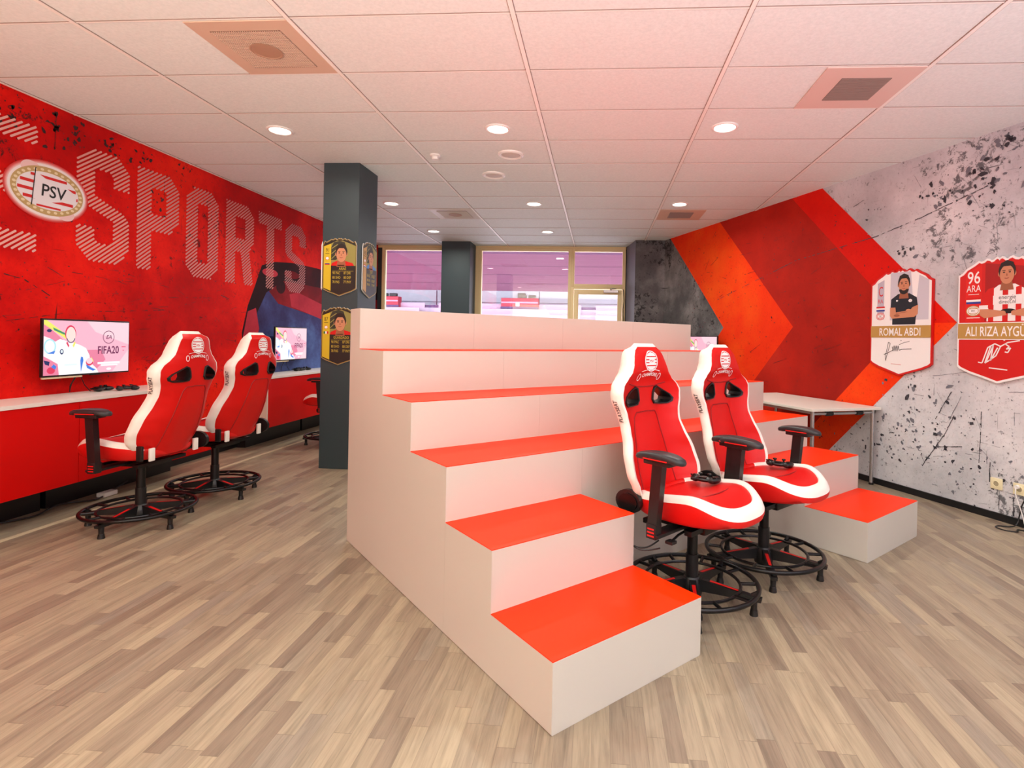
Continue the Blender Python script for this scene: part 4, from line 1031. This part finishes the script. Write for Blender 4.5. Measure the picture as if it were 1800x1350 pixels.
# ------------------------------------------------------------------ player cards
def card_outline(hw, sh, top, lc, tip, zc):
    half = [(0, top-.016), (.02, top-.006), (.06, top+.0), (.10, top-.008), (.135, top-.018), (.19, top-.022), (.235, top-.010), (.30, top-.004), (.37, top-.020), (.44, top-.024), (.50, top-.016), (.62, top-.040), (.80, top-.088+(.02)), (.90, sh+.018), (1.0, sh)]
    if True:
        k = (top-sh)/.115; half = [(x, top-(top-z)*k if z < 10 else z) for x, z in half]; half[-1] = (1.0, sh)
    low = [(1.0, lc), (.93, lc-.018*k), (.70, lc-(lc-tip)*.42), (.40, lc-(lc-tip)*.66), (.16, tip+(lc-tip)*.14), (0, tip)]
    right = [(x*hw, z) for x, z in half]+[(x*hw, z) for x, z in low]
    left = [(-x, z) for x, z in right[::-1]]
    return (right+left[1:-1])[::-1]
def scale_poly(P, k, c): return [(c[0]+(x-c[0])*k, c[1]+(z-c[1])*k) for x, z in P]
SKIN = mat('print_skin', srgb(206, 140, 104), .5); SKIND = mat('print_skin_shade', srgb(160, 96, 66), .5); HAIR = mat('print_hair', srgb(34, 24, 22), .5)
NAVY = mat('print_navy_shirt', srgb(24, 28, 40), .5); PGREY = mat('print_grey', srgb(206, 204, 216), .5); PGREY2 = mat('print_grey_dark', srgb(190, 186, 202), .5)
def face(p, cx, cz, s, skin=SKIN, hair=HAIR, beard=False, l=6):
    p.poly([(cx-.035*s, cz-.05*s), (cx+.035*s, cz-.05*s), (cx+.05*s, cz-.13*s), (cx-.05*s, cz-.13*s)], SKIND, l)
    p.ell(cx-.056*s, cz+.0*s, .010*s, .020*s, skin, l); p.ell(cx+.056*s, cz+.0*s, .010*s, .020*s, skin, l)
    p.ell(cx, cz+.022*s, .062*s, .078*s, hair, l+1); p.ell(cx, cz-.008*s, .052*s, .074*s, skin, l+2)
    if beard:
        p.ell(cx, cz-.042*s, .050*s, .048*s, hair, l+3, 24, 0, PI, 2*PI); p.ell(cx, cz-.038*s, .026*s, .016*s, skin, l+4)
    p.poly([(cx-.055*s, cz+.045*s), (cx-.045*s, cz+.085*s), (cx, cz+.105*s), (cx+.045*s, cz+.085*s), (cx+.055*s, cz+.045*s), (cx+.03*s, cz+.058*s), (cx-.03*s, cz+.058*s)], hair, l+4)
    for e in (-1, 1):
        p.ell(cx+e*.021*s, cz+.010*s, .009*s, .005*s, PBLACK, l+5, 10); p.line([(cx+e*.010*s, cz+.024*s), (cx+e*.034*s, cz+.024*s)], .005*s, hair, l+5)
    p.poly([(cx-.007*s, cz-.018*s), (cx+.007*s, cz-.018*s), (cx, cz+.006*s)], SKIND, l+5)
    p.line([(cx-.016*s, cz-.036*s), (cx, cz-.039*s), (cx+.016*s, cz-.036*s)], .005*s, mat('print_lips', srgb(150, 60, 56), .5), l+6)
def mini_crest(p, cx, cz, s, col, l):
    p.ell(cx, cz, .050*s, .038*s, WHITE, l, 24); p.ring(cx, cz, .050*s, .038*s, .006*s, col, l+1, 28); p.ring(cx, cz, .038*s, .028*s, .004*s, col, l+1, 28)
    p.rect(cx-.03*s, cx+.03*s, cz+.014*s, cz+.018*s, col, l+1); p.rect(cx-.03*s, cx+.03*s, cz-.018*s, cz-.014*s, col, l+1); p.text('PSV', cx, cz-.006*s, .016*s, PBLACK, l+2, .01, 1, 'CENTER')
def flag(p, x0, x1, z0, z1, cols, l, vertical=False):
    for i, c in enumerate(cols):
        if vertical: w_ = (x1-x0)/3; p.rect(x0+i*w_, x0+(i+1)*w_, z0, z1, c, l)
        else: h_ = (z1-z0)/3; p.rect(x0, x1, z1-(i+1)*h_, z1-i*h_, c, l)
def panel(parent, outline, border, m_border, m_in, R, N, thick=.02, gap=.012, O=(0,0,0)):
    MB().prism(outline, O, R, UP, N, gap, gap+thick, m_border).build('backing_board', parent)
# card A
def card_wall(s0, label, kind):
    r = thing('player_card_poster', label, 'wall poster', tuple(rwp(s0, 0)), 0, 'shield-shaped player cards on the right wall')
    R, N = RW_R, RW_N; out = card_outline(.305, 1.872, 1.990, 1.145, 1.030, 0)
    b = kind == 'white'
    MB().prism(out, (0,0,0), R, UP, N, .004, .026, PRED if b else WHITE).build('backing_board', r)
    p = Print((0,0,0), R, UP, N, .0262); c = (0, 1.5); inn = scale_poly(out, .965, c); inn = [(x*.995, z) for x, z in inn]
    p.poly(inn, WHITE if b else PRED, 1)
    p2 = Print((0,0,0), R, UP, N, .0262)
    if b:
        p2.poly([(-.235, 1.875), (-.165, 1.905), (-.165, 1.54), (-.235, 1.54)], PGREY2, 2); p2.poly([(.14, 1.53), (.18, 1.92), (.27, 1.87), (.27, 1.53)], PGREY, 2); p2.poly([(-.10, 1.96), (.10, 1.96), (.14, 1.53), (-.10, 1.53)], PGREY, 2)
        p2.text('C', -.20, 1.755, .13, PRED, 3, .0, .55, 'CENTER'); p2.text('RA', -.20, 1.69, .055, PRED, 3, .0, .8, 'CENTER')
        flag(p2, -.245, -.155, 1.615, 1.660, (PRED, WHITE, PBLUE), 3); mini_crest(p2, -.20, 1.570, .9, PRED, 3)
        # man in a navy polo shirt, arms folded
        p2.poly([(-.075, 1.49), (-.075, 1.55), (-.095, 1.62), (-.09, 1.72), (-.02, 1.765), (.09, 1.765), (.16, 1.725), (.175, 1.63), (.155, 1.55), (.15, 1.49)], NAVY, 4)
        p2.poly([(-.10, 1.645), (-.045, 1.645), (-.04, 1.60), (.10, 1.615), (.12, 1.64), (.175, 1.66), (.172, 1.58), (.14, 1.555), (.04, 1.55), (-.08, 1.545), (-.10, 1.57)], SKIN, 5)
        p2.line([(-.04, 1.590), (.05, 1.598), (.11, 1.612)], .005, SKIND, 6); p2.ell(.085, 1.614, .026, .013, SKIN, 7); p2.ell(-.03, 1.572, .03, .012, SKIND, 7)
        p2.poly([(.015, 1.765), (.035, 1.735), (.06, 1.765)], SKIN, 5); face(p2, .037, 1.845, .95, SKIN, HAIR, True, 8)
        mini_crest(p2, .10, 1.70, .35, WHITE, 6); p2.ell(-.03, 1.705, .010, .008, WHITE, 6)
        p2.rect(-.296, .296, 1.374, 1.480, GOLD, 12); p2.text('ROMAL ABDI', 0, 1.392, .098, WHITE, 13, .012, .72, 'CENTER')
        sig = mat('ink_black', srgb(60, 60, 64), .5); w_ = .005
        p2.line([(-.155, 1.215), (-.13, 1.23), (-.11, 1.33), (-.09, 1.32), (-.12, 1.22), (-.135, 1.16), (-.14, 1.22), (-.06, 1.26)], w_, sig, 4)
        p2.line([(-.07, 1.29), (-.06, 1.25), (-.05, 1.30), (-.04, 1.25), (-.03, 1.30), (-.02, 1.25), (-.01, 1.30), (.0, 1.26), (.03, 1.27), (.12, 1.275)], .006, sig, 4)
        p2.line([(.0, 1.31), (.05, 1.33), (.10, 1.34)], .004, sig, 4); p2.line([(.015, 1.345), (.02, 1.35)], .008, sig, 4); p2.line([(-.08, 1.135), (.02, 1.13)], .003, PRED, 4)
    else:
        DR = mat('print_red_deep', srgb(168, 14, 14), .45)
        p2.poly([(-.245, 1.88), (-.125, 1.945), (-.125, 1.50), (-.245, 1.50)], mat('print_red_mid', srgb(222, 26, 18), .45), 2); p2.poly([(-.10, 1.95), (.27, 1.88), (.27, 1.50), (-.10, 1.50)], DR, 2)
        p2.text('96', -.185, 1.80, .135, WHITE, 3, .01, .75, 'CENTER'); p2.text('ARA', -.185, 1.735, .075, WHITE, 3, .0, .75, 'CENTER'); p2.rect(-.225, -.145, 1.712, 1.716, WHITE, 3)
        flag(p2, -.240, -.130, 1.640, 1.690, (PRED, WHITE, PBLUE), 3); mini_crest(p2, -.185, 1.585, 1.1, GOLD, 3); p2.rect(-.235, -.135, 1.528, 1.533, WHITE, 3)
        # man in a red and white striped shirt holding a controller
        p2.poly([(-.085, 1.50), (-.08, 1.62), (-.075, 1.72), (.0, 1.775), (.11, 1.775), (.20, 1.72), (.22, 1.62), (.20, 1.50)], WHITE, 4)
        for x in (-.055, .045, .135): p2.poly([(x-.018, 1.50), (x-.018, 1.60), (x-.018, 1.75), (x+.020, 1.76), (x+.020, 1.50)], PRED, 5)
        p2.rect(-.04, .16, 1.625, 1.695, WHITE, 6); p2.text('energie', .06, 1.665, .045, PBLACK, 7, .0, .9, 'CENTER'); p2.text('direct.nl', .06, 1.632, .040, PBLACK, 7, .0, .9, 'CENTER')
        p2.poly([(-.075, 1.75), (-.12, 1.69), (-.135, 1.61), (-.06, 1.60), (-.05, 1.70)], PRED, 6); p2.rect(-.14, -.075, 1.595, 1.625, WHITE, 7)
        p2.poly([(-.135, 1.595), (-.08, 1.595), (.04, 1.575), (.06, 1.545), (-.10, 1.525), (-.135, 1.55)], SKIN, 8); p2.poly([(.21, 1.60), (.10, 1.575), (.09, 1.545), (.19, 1.53)], SKIN, 8)
        p2.ell(.068, 1.575, .052, .018, PBLACK, 9); p2.ell(.03, 1.563, .022, .016, SKIN, 10); p2.ell(.110, 1.563, .022, .016, SKIN, 10)
        face(p2, .055, 1.855, .95, SKIN, HAIR, False, 8)
        p2.rect(-.298, .298, 1.360, 1.492, WHITE, 11); p2.rect(-.298, .298, 1.366, 1.486, GOLD, 12); p2.text('ALI RIZA AYGÜN', 0, 1.388, .105, WHITE, 13, .012, .60, 'CENTER')
        w_ = .009
        p2.line([(-.14, 1.185), (-.11, 1.18), (-.07, 1.30), (-.02, 1.33), (.02, 1.31), (-.01, 1.24), (-.06, 1.20), (-.09, 1.18), (-.05, 1.31)], w_, WHITE, 4)
        p2.line([(-.08, 1.19), (-.03, 1.32), (-.05, 1.20), (.0, 1.30)], w_, WHITE, 4); p2.line([(.02, 1.31), (.07, 1.34), (.15, 1.355)], w_, WHITE, 4); p2.line([(.05, 1.33), (.08, 1.31), (.06, 1.29), (.09, 1.30), (.07, 1.265), (.05, 1.27)], w_, WHITE, 4); p2.line([(.04, 1.355), (.05, 1.36)], w_, WHITE, 4)
        p2.line([(-.06, 1.145), (.07, 1.135)], .008, WHITE, 4)
    p.build('card_face', r); p2.build('card_print', r)
    return r
card_wall(5.541, 'white shield-shaped player card with a man in a dark polo shirt, arms folded', 'white')
card_wall(4.718, 'red shield-shaped player card with number 96, cut by the right edge', 'red')
# gold and black cards on the pillar
PGOLD = mat('card_gold', srgb(214, 184, 44), .4); PG2 = mat('card_gold_text', srgb(190, 168, 60), .5); CBLK = mat('card_black', srgb(34, 28, 26), .45); PHOTO = mat('card_photo_olive', srgb(150, 140, 74), .5); PHOTO2 = mat('card_photo_dark', srgb(52, 52, 40), .5); RIM = mat('card_rim_gold', srgb(150, 124, 60), .45)
def card_pillar(O, R, N, dzz, label, name, num, shirt, flagc, vert=False, gold=PGOLD):
    r = thing('player_card_poster', label, 'wall poster', O, 0, 'gold and black player cards on the dark pillar')
    hw, sh, top, lc, tip = .168, 2.165, 2.232, 1.745, 1.672; out = [(x, z+dzz) for x, z in card_outline(hw, sh, top, lc, tip, 0)]
    MB().prism(out, (0,0,0), R, UP, N, .002, .012, WHITE, WHITE).build('backing_board', r)
    p = Print((0,0,0), R, UP, N, .0122); inn = out; c = (0, 1.95+dzz)
    p.poly(scale_poly(out, .998, c), RIM, 0); p.poly(scale_poly(out, .965, c), CBLK, 1)
    q = Print((0,0,dzz), R, UP, N, .0122)
    q.poly([(-.158, 2.150), (-.085, 2.178), (-.085, 1.722), (-.158, 1.752)], gold, 2)
    q.poly([(-.085, 2.180), (-.03, 2.205), (.03, 2.205), (.10, 2.180), (.160, 2.155), (.160, 1.965), (-.085, 1.965)], PHOTO, 2)
    q.poly([(-.085, 2.14), (-.06, 2.19), (.0, 2.205), (.05, 2.19), (.08, 2.08), (-.04, 2.02), (-.085, 2.02)], PHOTO2, 3)
    for a in (0, 1, 2): q.line([(-.08, 2.03+.05*a), (-.02, 2.09+.04*a)], .008, PHOTO, 4)
    q.poly([(-.085, 1.965), (-.075, 1.99), (-.03, 2.01), (.06, 2.01), (.13, 1.99), (.145, 1.965)], shirt, 5)
    q.rect(-.02, .05, 1.965, 1.972, WHITE, 6); face(q, .018, 2.078, .95, SKIN, HAIR, False, 6)
    q.text(num, -.122, 2.095, .055, CBLK, 3, .0, .7, 'CENTER'); q.rect(-.142, -.102, 2.078, 2.083, CBLK, 3); q.ell(-.122, 2.035, .018, .016, WHITE, 3); q.ring(-.122, 2.035, .018, .016, .003, PRED, 4, 18)
    flag(q, -.146, -.098, 1.972, 1.995, flagc, 4, vert)
    q.text(name, .03, 1.925, .036, PG2, 3, .01, .75, 'CENTER')
    for i, (a, b) in enumerate((('90 PAC', '87 DRI'), ('80 SHO', '80 DEF'), ('78 PAS', '77 PHY'))):
        z = 1.882-i*.043; q.text(a, -.068, z, .036, PG2, 3, .01, .68); q.text(b, .043, z, .036, PG2, 3, .01, .68)
    q.rect(-.07, .14, 1.912, 1.914, PG2, 3)
    p.build('card_face', r); q.build('card_print', r); return r
YEL = mat('flag_yellow', srgb(236, 200, 60), .5); GRN = mat('flag_green', srgb(30, 110, 60), .5)
PX = -2.514
card_pillar((PX, 5.128, 0), (1,0,0), (0,-1,0), 0, 'upper gold and black player card on the pillar front, man in a red shirt', 'ARIAS', '91', PRED, (YEL, PBLUE, PRED))
card_pillar((PX, 5.128, 0), (1,0,0), (0,-1,0), -.665, 'lower gold and black player card on the pillar front, partly behind the bench', 'GUARDADO', '87', PRED, (GRN, WHITE, PRED), True)
card_pillar((-2.335, 5.372, 0), (0,1,0), (1,0,0), 0, 'player card on the right side of the dark pillar, figure in a blue shirt', 'ZOET', '85', mat('print_sky_blue', srgb(70, 130, 200), .5), (PRED, WHITE, PBLUE), False, mat('card_bronze', srgb(196, 150, 84), .45))
card_pillar((-2.693, 5.30, 0), (0,-1,0), (-1,0,0), 0, 'player card on the left side of the dark pillar, only its thin edge visible', 'PEREIRO', '89', PRED, (PRED, YEL, PRED))

# ------------------------------------------------------------------ the stadium bowl seen through the far windows
SEATW = mat('stand_seats_pale', srgb(220, 196, 214), .7); CONC = mat('stand_concrete', srgb(206, 200, 210), .7); ROOFP = mat('stand_fascia_reflected_pink', srgb(168, 112, 140), .7)
PURP = mat('stand_parapet_purple', srgb(110, 84, 130), .6); POST = mat('stand_post', srgb(90, 84, 104), .6)
mb = MB()
for i in range(16):
    y = 14.0+i*.8; z = -1.5+i*.28; mb.box(-32, 24, y, y+.82, z-.6, z, CONC)
mb.box(-32, 24, 26.8, 31, 2.1, 2.7, CONC)
o = mb.build('seating_terrace'); tag(o, 'pale stepped seating terrace of the stadium beyond the far windows', 'grandstand')
mb = MB()
for i in range(1, 16):
    y = 14.0+i*.8; z = -1.5+i*.28
    for k in range(7): mb.box(-31+k*7.7, -31+k*7.7+7.0, y+.35, y+.42, z, z+.24, SEATW)
mb.build('seat_rows', o)['kind'] = 'stuff'
mb = MB(); mb.box(-34, 26, 31.0, 31.6, 3.92, 6.1, ROOFP)  # pink of fascia and roof paints in the room ceiling's reflection on the glass
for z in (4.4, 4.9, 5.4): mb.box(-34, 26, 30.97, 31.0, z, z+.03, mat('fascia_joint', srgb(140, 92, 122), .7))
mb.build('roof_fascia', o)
MB().box(-34, 26, 16.0, 31.6, 6.1, 6.3, mat('roof_underside', srgb(206, 170, 206), .7)).build('roof', o)
mb = MB()
for x in (-16.2, -12.6, -9.8, -7.2, -4.9, -1.8, .9): mb.cyl((x, 27.5, 6.09), (x, 27.5, 6.0), .35, .30, mat('roof_fitting', srgb(110, 80, 96), .6), 14)
mb.build('roof_fittings', o)
MB().box(-34, 26, 30.6, 31.0, 2.6, 3.95, mat('stand_back_wall', srgb(206, 222, 224), .8)).build('back_wall', o)
mb = MB()
for x in (-14, -9.2, -8.0, -3.4, 1.9, 6): mb.box(x, x+.05, 30.2, 30.26, 2.7, 3.9, POST)
mb.box(-34, 26, 30.2, 30.23, 3.25, 3.28, POST); mb.build('railing', o)
mb = MB(); mb.box(-34, 26, 26.5, 26.6, 2.60, 2.86, PURP); mb.build('parapet', o)
mb = MB()
for x in (-8.9, -4.6): mb.box(x, x+.42, 30.3, 30.5, 3.55, 3.82, BLACK)
mb.build('hanging_speakers', o)
BOX = mat('booth_red', srgb(190, 56, 76), .5)
for x, lab in ((-11.6, 'red commentary booth on the far terrace seen through the left window'), (-4.75, 'red commentary booth on the far terrace seen through the middle window')):
    r = thing('commentary_booth', lab, 'booth', (x, 26.02, 2.705), 0, 'red booths on the far terrace')
    mb = MB(); mb.box(-.0, 1.8, 0, .45, 0, .52, BOX, .02); mb.build('booth_body', r)
    MB().box(.02, 1.78, -.04, 0, .27, .34, mat('booth_stripe', srgb(230, 170, 190), .5)).build('white_stripe', r); MB().box(-.02, 1.82, -.05, 0, .0, .10, PURP).build('purple_plinth', r); MB().box(.72, .90, -.06, 0, .12, .30, WHITE).build('emblem_plate', r)
    for a in (.85, 1.3): MB().box(a, a+.36, .1, .3, .52, .68, BLACK, .02).build('monitor', r)
#END
